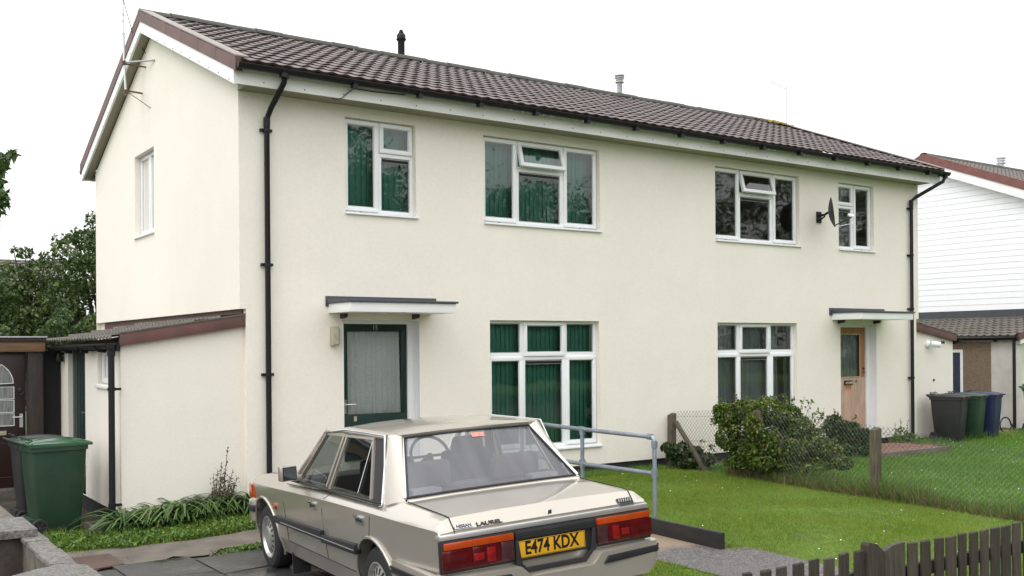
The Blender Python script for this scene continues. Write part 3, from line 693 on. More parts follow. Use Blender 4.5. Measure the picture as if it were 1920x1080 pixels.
# alarm/flood light on the right hand store is built with it below
# ------------------------------------------------------------------ stores (lean-tos) either side
def leanto(x_in,x_out,name,label,left):
    s=-1 if left else 1; yf=.10; yb=3.95
    t=thing(name,label,'lean-to',(x_out,yf,0),world=True)
    z_out,z_in=1.925,2.15
    zt=lambda x:z_in+(z_out-z_in)*(x-x_in)/(x_out-x_in)
    mb=MB()
    mb.add([(x_in,yf,-.02),(x_out,yf,-.02),(x_out,yf,zt(x_out)),(x_in,yf,zt(x_in))],[(0,1,2,3)])
    if left:
        F=lambda u,v,d:(x_out+d,u,v)
        cells(mb,[yf,yb],[-.02,zt(x_out)],[(.52,1.24,1.45,1.88),(1.95,3.03,-.02,1.90)],F,.12)
    else: mb.quad((x_out,yf,-.02),(x_out,yb,-.02),(x_out,yb,zt(x_out)),(x_out,yf,zt(x_out)))
    mb.add([(x_in,yb,-.02),(x_out,yb,-.02),(x_out,yb,zt(x_out)),(x_in,yb,zt(x_in))],[(0,1,2,3)])
    mb.build('wall',CREAM2,t,angle=None,fix=False)
    mb=MB(); mb.box(min(x_in,x_out)+.02,max(x_in,x_out)-.02,yf+.02,yb,-.4,-.02); mb.build('plinth',DPC,t,angle=None)
    # roof of weathered tiles climbing towards the house
    mb=MB(); dx=(x_in+s*(-.02))-(x_out+s*.10)
    zo=zt(x_out)+.045-.02; zi=zt(x_in)+.10
    tiles(mb,yf-.06,yb+.10,x_out+s*.10,zo+.03,dx,zi-zo-.01,5,.165,amp=.03,lip=.03,axis='y',nseg=7)
    rf=mb.build('roof',TILEG,t,angle=50,fix=False)
    mb=MB(); mb.box(min(x_in,x_out),max(x_in,x_out),yf+.01,yb-.01,zt(x_out)-.03,zt(x_out)-.02); mb.build('ceiling',SOFF,t,angle=None)
    mb=MB(); xo=x_out+s*.02
    zb=lambda x:zt(x)-.01; zc=lambda x:zt(x)+.128
    mb.hexa([(xo,yf-.075,zb(xo)),(x_in,yf-.075,zb(x_in)),(x_in,yf-.002,zb(x_in)),(xo,yf-.002,zb(xo)),(xo,yf-.075,zc(xo)),(x_in,yf-.075,zc(x_in)),(x_in,yf-.002,zc(x_in)),(xo,yf-.002,zc(xo))])
    mb.build('verge_trim',BROWNT,rf,bevel=.003)
    mb=MB(); mb.hexa([(xo,yf-.083,zc(xo)+.001),(x_in,yf-.083,zc(x_in)+.001),(x_in,yf+.05,zc(x_in)+.001),(xo,yf+.05,zc(xo)+.001),(xo,yf-.083,zc(xo)+.022),(x_in,yf-.083,zc(x_in)+.022),(x_in,yf+.05,zc(x_in)+.022),(xo,yf+.05,zc(xo)+.022)])
    mb.build('verge_tile',TILEG,rf)
    # brown flashing board between the store roof and the upper wall
    mb=MB(); xw=.06 if left else L-.06
    mb.box(min(xw,xw+.018),max(xw,xw+.018),yf,yb+3.3 if left else yb,zi-.02,OV-.003); mb.build('flashing_board',BROWNT,t)
    g0=(x_out+s*.13,yf-.10,zt(x_out)+.01); g1=(x_out+s*.13,yb+.02,zt(x_out)-.02)
    gutter('gutter',t,g0,g1,.055,.95)
    mb=MB(); mb.box(min(x_out+s*.02,x_out+s*.055),max(x_out+s*.02,x_out+s*.055),yf-.05,yb,zt(x_out)-.07,zt(x_out)+.02); mb.build('fascia',BLACKP,t)
    if left:
        mb=MB(); xp=x_out-.105; yp=.075
        mb.tube([(xp,yp,1.93),(xp,yp,-.06)],.036,12); mb.tube([(xp,yp,1.90),(xp,yp,1.80)],.045,12); o=mb.build('downpipe',BLACKP,t,angle=45)
        for z in (1.42,.10):
            mb=MB(); mb.tube([(xp,yp,z-.02),(xp,yp,z+.02)],.043,10); mb.box(xp+.03,x_out+.0-.002,yp-.014,yp+.014,z-.014,z+.014); mb.build('pipe_clip',BLACKP,o,angle=40)
        FL=lambda u,d,v:(x_out+d,u,v)
        w=window(t,(.52,1.24,1.405,1.88),[(.53,1.23,1.452,1.875,'sash')],F=FL,dep=.07)
        d=MB()
        for i in range(6):
            u0=1.96+i*.178; fbox(d,FL,u0,u0+.174,.06,.10,-.02,1.89)
        fbox(d,FL,1.952,3.028,.10,.115,-.02,1.895)
        dr=d.build('store_door',GREEND,t,bevel=.003)
        d=MB(); d.tube([(x_out+.05,2.12,1.05),(x_out-.0,2.12,1.05),(x_out-.0,2.20,1.05)],.01,6); d.build('handle',STEEL,dr)
    return t
leanto(.08,-1.37,'lean_to_store','low cream rendered store with mossy tiles against the left gable',True)
tr=leanto(L-.08,15.10,'lean_to_store','low cream rendered store against the right hand gable, half behind the wheelie bins',False)
# small dark outside lamp under the left store gutter
mb=MB(); mb.lathe([(0,0),(.045,.01),(.05,.06),(.035,.12),(0,.13)],12,(-1.43,3.28,1.70)); mb.box(-1.44,-1.372,3.26,3.30,1.80,1.84)
tag(mb.build('bulkhead_lamp',BLACKP,None,origin=(-1.37,3.28,1.7)),'small dark lamp on the wall under the left store gutter','lamp')
# white security flood light on the right store
t=thing('security_light','white round security light on the cream wall above the dark bin','lamp',(14.27,.10,1.85),world=True)
mb=MB(); mb.lathe([(0,0),(.075,0),(.075,.03),(.05,.055),(0,.06)],16,(14.21,.098,1.86),(0,-1,0)); mb.build('mounting_plate',PVC,t,angle=40)
mb=MB(); mb.lathe([(0,0),(.062,.0),(.058,.17),(.05,.18),(0,.175)],16,(14.23,.02,1.86),(.55,-.80,-.10)); mb.build('lamp_head',PVC,t,angle=40)
mb=MB(); a=Vector((.55,-.80,-.10)).normalized(); mb.lathe([(0,.002),(.046,.0)],16,Vector((14.23,.02,1.86))+a*.178,a); mb.tube([Vector((14.23,.02,1.86))+a*.17+Vector((.0,0,.05)),Vector((14.23,.02,1.86))+a*.25+Vector((.0,0,.06))],.03,8); mb.build('sensor',BIND,t,angle=40)
mb=MB(); mb.lathe([(0,0),(.022,0),(.02,.02),(0,.022)],10,(14.42,.099,1.13),(0,-1,0)); tag(mb.build('pipe_outlet',DARK,None,origin=(14.42,.099,1.13)),'small dark overflow outlet in the cream store wall above the bins','pipe')
# ------------------------------------------------------------------ satellite dish
t=thing('satellite_dish','black satellite dish on the wall between the two right upstairs windows','satellite dish',(10.76,0,4.18),world=True)
p0=Vector((10.76,0,4.17)); 
mb=MB(); mb.box(10.70,10.82,-.025,-.001,4.07,4.27); mb.tube([p0+Vector((0,-.02,.03)),p0+Vector((-.02,-.16,.03)),p0+Vector((-.03,-.24,.06))],.022,8); mb.tube([p0+Vector((0,-.02,-.06)),p0+Vector((-.02,-.16,.0))],.014,6); mb.build('mounting_arm',BLACKP,t)
ax=Vector((.66,-.74,.12)).normalized(); c=Vector((10.64,-.33,4.21))
mb=MB(); u=ax.cross(Vector((0,0,1))).normalized(); w=u.cross(ax)
rad=[0,.07,.14,.19,.232]; nn=24
def dish(o):
    P=[]
    for r in rad:
        for j in range(nn):
            a=2*PI*j/nn; P.append(tuple(c+u*r*.86*math.cos(a)+w*r*1.12*math.sin(a)+ax*(r*r*1.25+o)))
    return P
for o in (0,-.012):
    P=dish(o); mb.add(P,[(i*nn+j,i*nn+(j+1)%nn,(i+1)*nn+(j+1)%nn,(i+1)*nn+j) for i in range(len(rad)-1) for j in range(nn)])
mb.tube([c+u*.232*.86*math.cos(a)+w*.232*1.12*math.sin(a)+ax*(.0673-.006) for a in [2*PI*j/24 for j in range(25)]],.008,6)
mb.build('dish',BIND,t,angle=60,fix=False)
low=c-w*.245+ax*.055; lnb=c+ax*.40-w*.13
mb=MB(); mb.tube([low,lnb],.011,6); mb.build('feed_arm',BLACKP,t)
mb=MB(); mb.lathe([(0,0),(.03,.0),(.034,.06),(.02,.10),(0,.10)],12,lnb+Vector((0,0,.0)),-ax+Vector((0,0,.5))); mb.build('receiver',PVC,t,angle=40)
mb=MB(); mb.tube([lnb,lnb+Vector((.02,0,-.10)),lnb+Vector((-.05,.03,-.13)),low+Vector((.02,0,-.02))],.006,6); mb.build('cable',PVC,t)
# ------------------------------------------------------------------ aerials
t=thing('aerial_mast','tall thin aerial mast on rusty brackets against the left gable','aerial',(-.28,4.25,5.86),world=True)
mb=MB(); mb.tube([(-.28,4.225,5.80),(-.285,4.30,6.33),(-.29,4.36,7.9)],[.019,.017,.012],8)
for z in (6.75,6.95,7.05): mb.tube([(-.287,4.33,z),(-.287,4.33,z+.02)],.024,8)
mb.tube([(-.283,4.29,6.31),(0,3.615,6.226)],.013,6); mb.build('mast',ALU,t,angle=60)
mb=MB(); mb.tube([(-.28,4.225,5.86),(0,3.87,5.553)],.006,6); mb.tube([(-.28,4.225,5.86),(-.0,4.35,5.88)],.014,6); mb.box(-.31,-.25,4.19,4.26,5.80,5.87); mb.build('bracket',RUST,t); mb=MB(); mb.tube([(-.283,4.29,6.29),(0,4.124,6.239)],.013,6)
mb.box(-.315,-.255,4.26,4.33,6.27,6.33); mb.build('bracket',RUST,t)
mb=MB(); mb.tube([(-.286,4.32,7.3),(-.18,4.2,6.75),(0,4.148,6.46)],.006,5); mb.build('cable',BLACKP,t)
# thin aerial beyond the ridge at the right end
q=on(1475,232,1,3.95); t=thing('roof_aerial','thin television aerial with one arm above the right end of the ridge','aerial',tuple(q),world=True)
mb=MB(); x,y,z=q; mb.tube([(x,y,z-.5),(x,y,z+.88)],.013,6); mb.build('mast',ALU,t)
mb=MB(); b=Vector(on(1475,168,1,3.95)); a=Vector(on(1443,151,1,3.95)); mb.tube([b,a],.007,5)
for k in range(6):
    p=b.lerp(a,.15+.16*k); mb.tube([p+Vector((0,-.09,.0)),p+Vector((0,.09,.0))],.004,4)
mb.build('antenna_arm',ALU,t)

# loose black wire hanging below the gutter, and rain drops along its underside
mb=MB(); mb.tube([on(u,v,1,-.345) for u,v in ((760,178),(700,172),(664,166),(655,172),(641,184),(631,186),(622,184))],.006,5); mb.build('loose_cable',BLACKP,house,angle=60)
mb=MB(); rr=random.Random(23); x=2.9
while x<10.2:
    if math.sin(x*1.9)+math.sin(x*5.1)>-.5:
        r_=rr.uniform(.006,.010); mb.lathe([(0,-r_*1.3),(r_,-.2*r_),(r_*.7,r_*.6),(0,r_*1.2)],8,(x,GY+rr.uniform(-.01,.03),GZ-.066))
    x+=rr.uniform(.05,.12)
tag(mb.build('rain_drops',PVC,None,angle=60,origin=(6,GY,GZ)),'row of bright rain drops hanging under the gutter','rain drops',None,'stuff')
# ------------------------------------------------------------------ the car (local axes: x right, y forward, z up; origin under the rear axle)
def paint(name,col,metal=.6,rough=.34):
    m,nt,out=mat(name)
    n2=noise(nt,1.6,3,.5); c=mixc(nt,0.,col,col)
    f=N(nt,'ShaderNodeMapRange',{'Value':n2.outputs['Fac'],'From Min':.45,'From Max':.8,'To Min':0,'To Max':.25}).outputs[0]
    c=mixc(nt,f,c,tuple(x*.85 for x in col))
    rg=N(nt,'ShaderNodeMapRange',{'Value':n2.outputs['Fac'],'From Min':.3,'From Max':.7,'To Min':rough-.04,'To Max':rough+.05}).outputs[0]
    b=N(nt,'ShaderNodeBsdfPrincipled',{'Base Color':c,'Metallic':metal,'Roughness':rg,'Coat Weight':.9,'Coat Roughness':.06,'Coat IOR':1.45})
    nt.links.new(b.outputs[0],out.inputs[0]); return m
PAINT=paint('champagne_paint',(.45,.412,.355),.58,.30)
CHROME=plain('chrome',(.72,.72,.74),.12,metal=1.,var=.03)
TRIMB=plain('black_trim',(.014,.014,.015),.55,var=.2)
REDL=plain('red_lens',(.075,.003,.005),.12,var=.3,vscale=9,coat=.5)
REDB=plain('red_bulb_area',(.22,.008,.008),.12,var=.4,vscale=14,coat=.5)
AMBL=plain('amber_lens',(.40,.05,.006),.14,var=.2,vscale=9,coat=.5)
SMOK=plain('smoked_lens',(.06,.022,.025),.12,var=.3,vscale=20,coat=.5)
YEL=plain('yellow_plate',(.62,.33,.012),.4,var=.06)
INK=plain('black_lettering',(.01,.01,.01),.4,var=.1)
SEAT=plain('grey_cloth',(.15,.145,.15),.95,var=.12,vscale=6)
SEATD=plain('dark_cloth',(.05,.05,.055),.95,var=.12,vscale=6)
CABIN=plain('cabin_plastic',(.06,.058,.06),.8,var=.15)
SHELF=plain('pale_card',(.42,.42,.43),.8,var=.15)
ALLOY=plain('wheel_silver',(.50,.49,.46),.35,metal=.7,var=.12,dirt=(.16,.12,.08),dscale=9)
cp=Vector((-.17586,-5.62704,-.10086))
cM=Matrix(((.996,-.077,.046),(.0779,.9968,-.0191),(-.0444,.0226,.9988))).transposed()
car=thing('saloon_car','champagne beige four-door saloon car parked nose in on the drive','car',cp)
car.rotation_euler=cM.to_euler()
ip=lambda y,t:float(np.interp(y,[a for a,b in t],[b for a,b in t]))
ZC=lambda y:ip(y,[(-1.06,.858),(-.8,.860),(0,.860),(.9,.85),(1.8,.826),(3.1,.785)])
XC=lambda y:ip(y,[(-1.06,.795),(-.95,.808),(-.6,.828),(0,.838),(2.2,.838),(2.8,.825),(3.1,.79),(3.2,.74)])
ZD=lambda y:ip(y,[(-1.06,.845),(-1.0,.918),(-.9,.926),(-.42,.95),(-.36,.935),(1.9,.925),(2.1,.925),(2.7,.89),(3.1,.835),(3.2,.80)])
CR=lambda y:ip(y,[(-1.06,.0),(-1,.008),(-.42,.012),(0,.0),(1.9,.0),(2.1,.03),(3.1,.02),(3.2,.0)])
def sec(y):
    zc=min(ZC(y),ZD(y)-.012); xc=XC(y); zd=ZD(y); k=xc/.838
    zsh=min(zc+.045,zd-.008)
    return [(0,.19),(.66*k,.19),(.745*k,.215),(.785*k,.34),(.792*k,.352),(.806*k,.50),(.826*k,.66),(.838*k,zc-.035),(xc,zc-.010),(xc-.010,zc+.002),(.775*k,zsh),(.735*k,zd-.004),(.69*k,zd),(.36*k,zd+CR(y)*.8),(0,zd+CR(y))]
def xside(z,y=0):
    s=sec(y)[2:11]; return float(np.interp(z,[p[1] for p in s],[p[0] for p in s]))
ys=[-1.06,-1.045,-1.0,-.93,-.8,-.6,-.42,-.2,0,.3,.7,1.1,1.5,1.9,2.1,2.35,2.6,2.85,3.0,3.1,3.2]
mb=MB(); rows=[]
for y in ys:
    s=sec(y); full=s+[(-x,z) for x,z in reversed(s[1:-1])]
    rows.append([(x,y,z) for x,z in full])
m=len(rows[0]); vs=[v for r in rows for v in r]
fs=[(i*m+j,i*m+(j+1)%m,(i+1)*m+(j+1)%m,(i+1)*m+j) for i in range(len(rows)-1) for j in range(m)]
fs+=[tuple(range(m)),tuple(reversed(range((len(rows)-1)*m,len(rows)*m)))]
mb.add(vs,fs); body=mb.build('body',PAINT,car,angle=None)
def cutter(fn):
    c=MB(); fn(c); return c.build('cutter',DARK,car,angle=None)
def do_bool(o,cs):
    for c in cs:
        md=o.modifiers.new('cut','BOOLEAN'); md.operation='DIFFERENCE'; md.object=c; md.solver='EXACT'
    dg=bpy.context.evaluated_depsgraph_get(); me=bpy.data.meshes.new_from_object(o.evaluated_get(dg))
    old=o.data; o.modifiers.clear(); o.data=me; bpy.data.meshes.remove(old)
    for c in cs: bpy.data.objects.remove(c)
    return me
cs=[]
for yc in (0,2.67):
    for sx in (-1,1):
        def well(c,yc=yc,sx=sx):
            c.lathe([(0,.50),(.365,.50),(.365,1.0),(0,1.0)][1:3],40,(0,yc,.30),(sx,0,0)); n=40
            c.f.append(tuple(reversed(range(n)))); c.m.append(0); c.f.append(tuple(range(n,2*n))); c.m.append(0)
        cs.append(cutter(well))
cs.append(cutter(lambda c:c.box(-.72,.72,-.34,1.86,.33,1.3)))
me=do_bool(body,cs)
me.polygons.foreach_set('use_smooth',[True]*len(me.polygons)); me.set_sharp_from_angle(angle=R(16))
sx=lambda z:float(np.interp(z,[.90,1.375],[.785,.632]))
# roof skin, rear quarters, pillars
mb=MB()
ez=lambda y:ip(y,[(-.05,1.362),(.05,1.370),(.83,1.377),(1.26,1.352),(1.32,1.342)])
def roof_fn(u,v):
    x=u*.640; a=abs(u); y0=-.014+.066*max(0,(a-.86)/.14); y1=1.30-.02*a
    y=y0+(y1-y0)*v
    z=ez(y)+.036*(1-a**2.4)*min(1,.35+v*3,.55+(1-v)*3)
    if a>.97: z-=.012
    return (x,y,z)
mb.grid(roof_fn,[-1,-.985,-.95,-.88,-.75,-.5,-.25,0,.25,.5,.75,.88,.95,.985,1],[0,.02,.06,.15,.3,.5,.7,.85,.94,.98,1])
mb.build('roof',PAINT,car,angle=50)
for s in (-1,1):
    mb=MB()
    def cp_fn(u,t):
        a=Vector((.785,-.165,.905)).lerp(Vector((.632,.055,1.372)),t); b=Vector((.708,-.375,.955)).lerp(Vector((.552,-.014,1.364)),t)
        p=a.lerp(b,u)+Vector((.62,-.70,.35))*.018*math.sin(PI*u)*(1-.35*t)
        return (s*p.x,p.y,p.z)
    mb.grid(cp_fn,[0,.08,.2,.35,.5,.65,.8,.92,1],[0,.1,.25,.5,.75,.9,.97,1])
    # sail down onto the rear wing
    def wing(u,t):
        a=Vector(cp_fn(u,0)); b=Vector((s*(.80-.09*u),-.14-.29*u,.885+.055*u)); return tuple(a.lerp(b,t))
    mb.grid(wing,[0,.2,.4,.6,.8,1],[0,.5,1])
    mb.build('rear_quarter',PAINT,car,angle=50)
    mb=MB()
    mb.tube([(s*.738,1.93,.885),(s*.69,1.64,1.09),(s*.640,1.31,1.325),(s*.634,1.25,1.353)],.026,8)
    mb.tube([(s*.634,1.27,1.348),(s*.640,.83,1.365),(s*.636,.05,1.358)],.020,8)
    for z0,y0,z1,y1,w in ((.93,.905,1.335,.80,.034),(.93,.985,1.335,.862,.034)):
        mb.bar((s*(sx(z0)+.003),y0,z0),(s*(sx(z1)+.003),y1,z1),w,.02,(s,0,.3))
    mb.bar((s*(sx(.93)+.004),.058,.925),(s*(sx(1.345)+.004),.265,1.345),.030,.02,(s,0,.3))
    mb.bar((s*(sx(1.338)+.003),.265,1.335),(s*(sx(1.335)+.003),1.235,1.325),.02,.022,(s,0,.3))
    mb.bar((s*(sx(1.30)),1.25,1.32),(s*(sx(.93)),1.66,.925),.02,.03,(s,0,.3))
    mb.build('window_frame',PAINT,car,angle=40)
    mb=MB()   # bright trim round the side glass
    mb.tube([(s*.664,1.30,1.333),(s*.660,.83,1.380),(s*.655,.045,1.373),(s*.70,-.03,1.17),(s*.776,-.135,.945),(s*.793,-.155,.912)],.0065,6)
    mb.bar((s*.802,-.155,.906),(s*.802,.95,.900),.006,.022,(1,0,0)); mb.bar((s*.802,.955,.900),(s*.802,1.93,.868),.006,.018,(1,0,0))
    mb.tube([(s*(sx(.95)+.002),.34,.945),(s*(sx(1.335)+.002),.285,1.335)],.004,6)
    mb.build('bright_trim',CHROME,car,angle=40)
    mb=MB(); mb.bar((s*.797,-.15,.925),(s*.797,1.80,.905),.01,.03,(1,0,0))
    mb.quad((s*(sx(.925)),.04,.925),(s*(sx(.925)),-.13,.925),(s*(sx(1.365)),.06,1.365),(s*(sx(1.365)),.25,1.36))
    mb.build('black_trim',TRIMB,car,angle=None)
    mb=MB(); g=lambda y,z:(s*(sx(z)-.006),y,z)
    mb.add([g(1.66,.90),g(.98,.90),g(.855,1.34),g(1.25,1.33)],[(0,1,2,3)]); mb.add([g(.915,.90),g(.05,.90),g(.265,1.345),g(.80,1.34)],[(0,1,2,3)])
    mb.build('side_glass',CARGLASS,car,angle=None,fix=False)
    # rub strip with a bright line along it
    mb=MB(); x=lambda z,y:s*(xside(z,y)+.002)
    for y0,y1 in ((2.262,1.008),(.998,.262)):
        mb.hexa([(s*.80,y0,.500),(s*.80,y1,.514),(s*.853,y1,.514),(s*.853,y0,.500),(s*.80,y0,.556),(s*.80,y1,.588),(s*.853,y1,.588),(s*.853,y0,.556)])
    rs=mb.build('rub_strip',TRIMB,car,bevel=.003)
    mb=MB(); mb.bar((s*.8545,2.05,.523),(s*.8545,.28,.543),.004,.006,(0,0,1)); mb.build('bright_line',ALU,rs)
    # door handles
    for y0,y1,z in ((1.10,1.255,.770),(.09,.245,.778)):
        mb=MB(); X=xside(z)+.001
        mb.box(min(s*X,s*(X+.008)),max(s*X,s*(X+.008)),y0,y1,z-.03,z+.03); mb.box(min(s*(X+.008),s*(X+.022)),max(s*(X+.008),s*(X+.022)),y0+.02,y1-.005,z+.012,z+.027)
        mb.box(min(s*(X+.0085),s*(X+.010)),max(s*(X+.0085),s*(X+.010)),y0+.015,y1-.015,z-.012,z+.009,1)
        mb.build('door_handle',[CHROME,TRIMB],car,bevel=.003)
    mb=MB(); X=xside(.638); mb.lathe([(0,.0),(.028,0),(.026,.018),(0,.024)],14,(s*X,2.262,.638),(s,0,0)); mb.build('side_repeater',AMBL,car,angle=40)
    # lips round the wheel arches
    for yc in (0,2.67):
        mb=MB(); P=[]
        for k in range(25):
            a=R(-18+216*k/24); P.append((s*(xside(max(.22,.30+.372*math.sin(a)),yc)+.002),yc+.372*math.cos(a),.30+.372*math.sin(a)))
        mb.tube(P,.014,6); mb.build('arch_lip',PAINT,car,angle=60)
    # corner lamp and front bumper end
    mb=MB(); mb.box(min(s*.775,s*.805),max(s*.775,s*.805),3.02,3.19,.625,.755); mb.build('corner_lamp',AMBL,car,bevel=.01)
    # panel gaps of the doors
    mb=MB()
    for pl in ([(.868,.895),(.934,.847),(.99,.751),(1.015,.532),(1.006,.36)],[(-.103,.895),(-.026,.822),(.02,.688),(.151,.655),(.25,.60)],[(1.97,.86),(2.0,.7),(2.02,.36)],[(2.02,.357),(.30,.357)]):
        mb.tube([(s*(xside(z,y)-.0005),y,z) for y,z in pl],.0035,5)
    mb.tube([(s*.70,-.40,.952),(s*.697,-.93,.927),(s*.694,-1.0,.9185),(s*.690,-1.058,.848),(s*.688,-1.062,.80)],.0035,5)
    mb.build('panel_gap',DARK,car,angle=None)
    mb=MB(); mb.box(min(s*.60,s*.76),max(s*.60,s*.76),2.05,2.063,.05,.24); mb.build('mud_flap',RUBBER,car)
# front bumper
mb=MB(); mb.prism([(-.80,3.02),(-.82,3.10),(-.80,3.24),(-.70,3.34),(.70,3.34),(.80,3.24),(.82,3.10),(.80,3.02)],lambda p,t:(p[0],p[1],t),.40,.595)
bf=mb.build('front_bumper',PAINT,car,bevel=.012)
mb=MB(); mb.prism([(-.83,2.98),(-.834,3.11),(-.81,3.25),(-.71,3.352),(.71,3.352),(.81,3.25),(.834,3.11),(.83,2.98)],lambda p,t:(p[0],p[1],t),.50,.555); mb.build('rub_strip',TRIMB,bf,bevel=.004)
mb=MB(); mb.box(-.62,.62,3.19,3.225,.62,.76); mb.build('front_lamps',SMOK,car,bevel=.006)
# rear bumper
mb=MB(); mb.prism([(-.80,.42),(-.70,.375),(.70,.375),(.80,.42),(.818,.568),(.805,.578),(.325,.574),(.255,.507),(-.215,.507),(-.285,.572),(-.805,.580),(-.818,.568)],lambda p,t:(p[0],t+.05*max(0,(abs(p[0])-.70))/.118*(1 if t<-1.1 else 0),p[1]),-1.185,-1.0)
bp_=mb.build('rear_bumper',PAINT,car,bevel=.014)
for s in (-1,1):
    mb=MB(); mb.hexa([(s*.80,-1.12,.46),(s*.852,-1.10,.46),(s*.852,-.395,.47),(s*.80,-.395,.47),(s*.80,-1.12,.580),(s*.846,-1.10,.578),(s*.846,-.395,.585),(s*.80,-.395,.585)]); mb.build('bumper_side',PAINT,bp_,bevel=.014)
for s in (-1,1):
    mb=MB(); mb.prism([(s*.335,.497),(s*.815,.500),(s*.825,.545),(s*.375,.545)],lambda p,t:(p[0],t+.05*max(0,(abs(p[0])-.70))/.118,p[1]),-1.197,-1.18)
    for z in (.507,.532): mb.hexa([(s*.848,-1.10,z-.010),(s*.860,-1.10,z-.010),(s*.860,-.40,z-.006),(s*.848,-.40,z-.006),(s*.848,-1.10,z+.010),(s*.860,-1.10,z+.010),(s*.860,-.40,z+.014),(s*.848,-.40,z+.014)])
    mb.build('rub_strip',TRIMB,bp_,bevel=.003)
# tail panel
mb=MB(); mb.box(-.805,.812,-1.078,-1.05,.585,.790); mb.build('tail_panel',TRIMB,car,bevel=.006)
mb=MB(); mb.box(-.275,.340,-1.095,-1.075,.725,.778); 
for z in (.735,.748,.761): mb.box(-.27,.335,-1.098,-1.094,z,z+.007)
mb.prism([(-.275,.725),(-.255,.725),(-.235,.575),(-.20,.54),(.24,.54),(.30,.585),(.318,.725),(.340,.725),(.345,.59),(.28,.510),(-.225,.510),(-.28,.575)],lambda p,t:(p[0],t,p[1]),-1.095,-1.075)
mb.build('plate_surround',TRIMB,car,bevel=.003)
mb=MB(); mb.box(-.26,.26,-1.088,-1.082,.604,.716); pl=mb.build('number_plate',YEL,car,bevel=.004)
cw=lambda x,y,z:Matrix.Translation((x,y,z))@Matrix.Rotation(PI/2,4,'X')
put_text('plate_lettering','E474 KDX',.118,cw(0,-1.0885,.661),INK,pl,.0008,.80,.0032,world=False)
mb=MB()
for a in ((-.254,.254,.608,.6105),(-.254,.254,.7095,.712)): mb.box(a[0],a[1],-1.0886,-1.0878,a[2],a[3])
for x in (-.254,.2515): mb.box(x,x+.0025,-1.0886,-1.0878,.611,.709)
mb.build('plate_border',INK,pl)
mb=MB(); mb.box(-.797,.797,-1.079,-1.055,.793,.826); mb.box(-.80,-.79,-1.07,-1.0,.795,.826); mb.box(.79,.80,-1.07,-1.0,.795,.826)
mb.build('chrome_strip',BRIGHT,car,bevel=.008)
for s,a,b in ((-1,-.80,-.283),(1,.347,.808)):
    inn=b if s<0 else a; outx=a if s<0 else b
    mb=MB(); mb.box(a,b,-1.085,-1.07,.592,.786); tl=mb.build('tail_light',TRIMB,car,bevel=.006)
    o2=lambda f:outx+(inn-outx)*f
    def lens(nm,f0,f1,z0,z1,mt,d=-1.102):
        q=MB(); xa,xb=sorted((o2(f0),o2(f1))); q.box(xa,xb,d,-1.084,z0,z1); q.build(nm,mt,tl,bevel=.005)
    lens('indicator_lens',.03,.985,.735,.778,AMBL); lens('brake_lens',.0,.40,.608,.731,REDL); lens('tail_lens',.402,.80,.608,.731,REDL)
    lens('bulb_lens',.60,.72,.625,.715,REDB,-1.1035); lens('bulb_lens',.42,.56,.645,.69,REDB,-1.1035); lens('reversing_lens',.803,.985,.608,.731,SMOK)
# lettering on the boot lid: lies on the leaning panel
def bootm(x,z): 
    y=-1.058+(z-.848)*.75
    return Matrix.Translation((x,y-.004,z))@Matrix.Rotation(PI/2-math.atan(.75),4,'X')
mb=MB(); M_=bootm(-.618,.861)
mb.add([tuple(M_@Vector(p)) for p in ((-.064,-.012,0),(.064,-.012,0),(.064,.013,0),(-.064,.013,0),(-.064,-.012,.003),(.064,-.012,.003),(.064,.013,.003),(-.064,.013,.003))],[(0,3,2,1),(4,5,6,7),(0,1,5,4),(1,2,6,5),(2,3,7,6),(3,0,4,7)])
bd=mb.build('boot_badge',ALU,car); put_text('badge_lettering','NISSAN',.030,bootm(-.618,.8615)@Matrix.Translation((0,0,.0032)),INK,bd,.001,1.05,.0012,world=False)
put_text('boot_lettering','LAUREL',.036,bootm(-.437,.859),INK,car,.003,1.5,.0007,world=False)
mb=MB(); M_=bootm(.624,.860)
for (x0,x1,y0,y1) in ((-.062,.060,-.010,.022),(-.05,.058,-.030,-.014)):
    mb.add([tuple(M_@Vector((x,y,z))) for z in (0,.003) for x,y in ((x0,y0),(x1,y0),(x1,y1),(x0,y1))],[(0,3,2,1),(4,5,6,7),(0,1,5,4),(1,2,6,5),(2,3,7,6),(3,0,4,7)])
for k in range(6):
    x=-.052+k*.019; mb.add([tuple(M_@Vector((a,b,.0035))) for a,b in ((x,-.004),(x+.004,-.004),(x+.011,.017),(x+.007,.017))],[(0,1,2,3)],1)
mb.build('boot_badge',[TRIMB,ALU],car,fix=False)
mb=MB(); mb.box(.0,.03,-1.058,-1.03,.856,.882); mb.build('boot_lock',CHROME,car,bevel=.003)
# glass front and back with their trims
mb=MB()
def rw(u,t):
    xb,xt=.683,.520; x=u*(xb+(xt-xb)*t); b=.020*(1-u*u)
    return (x,-.358+.372*t-b*.8,.968+.372*t+b*.5)
mb.grid(rw,[-1,-.75,-.5,-.25,0,.25,.5,.75,1],[0,.25,.5,.75,1]); mb.build('rear_window',CARREAR,car,angle=60,fix=False)
mb=MB(); lp=[(-1,0),(-.5,0),(0,0),(.5,0),(1,0),(1,.5),(1,1),(.5,1),(0,1),(-.5,1),(-1,1),(-1,.5),(-1,0)]
mb.tube([Vector(rw(*p))+Vector((0,-.004,.004)) for p in lp],.009,6,1)
mb.tube([Vector(rw(p[0]*1.03,p[1]*1.04+.0))+Vector((0,-.004,.006)) for p in lp[4:13]],.011,6,0); mb.build('window_seal',[PVC,TRIMB],car,angle=50)
mb=MB()   # painted surround between the glass and the pillars and roof
for s in (-1,1):
    mb.grid(lambda u,t:tuple(Vector(rw(s,t)).lerp(Vector((s*.712,-.378,.955)).lerp(Vector((s*.556,-.012,1.366)),t),u)),[0,.5,1.0],[0,.5,1])
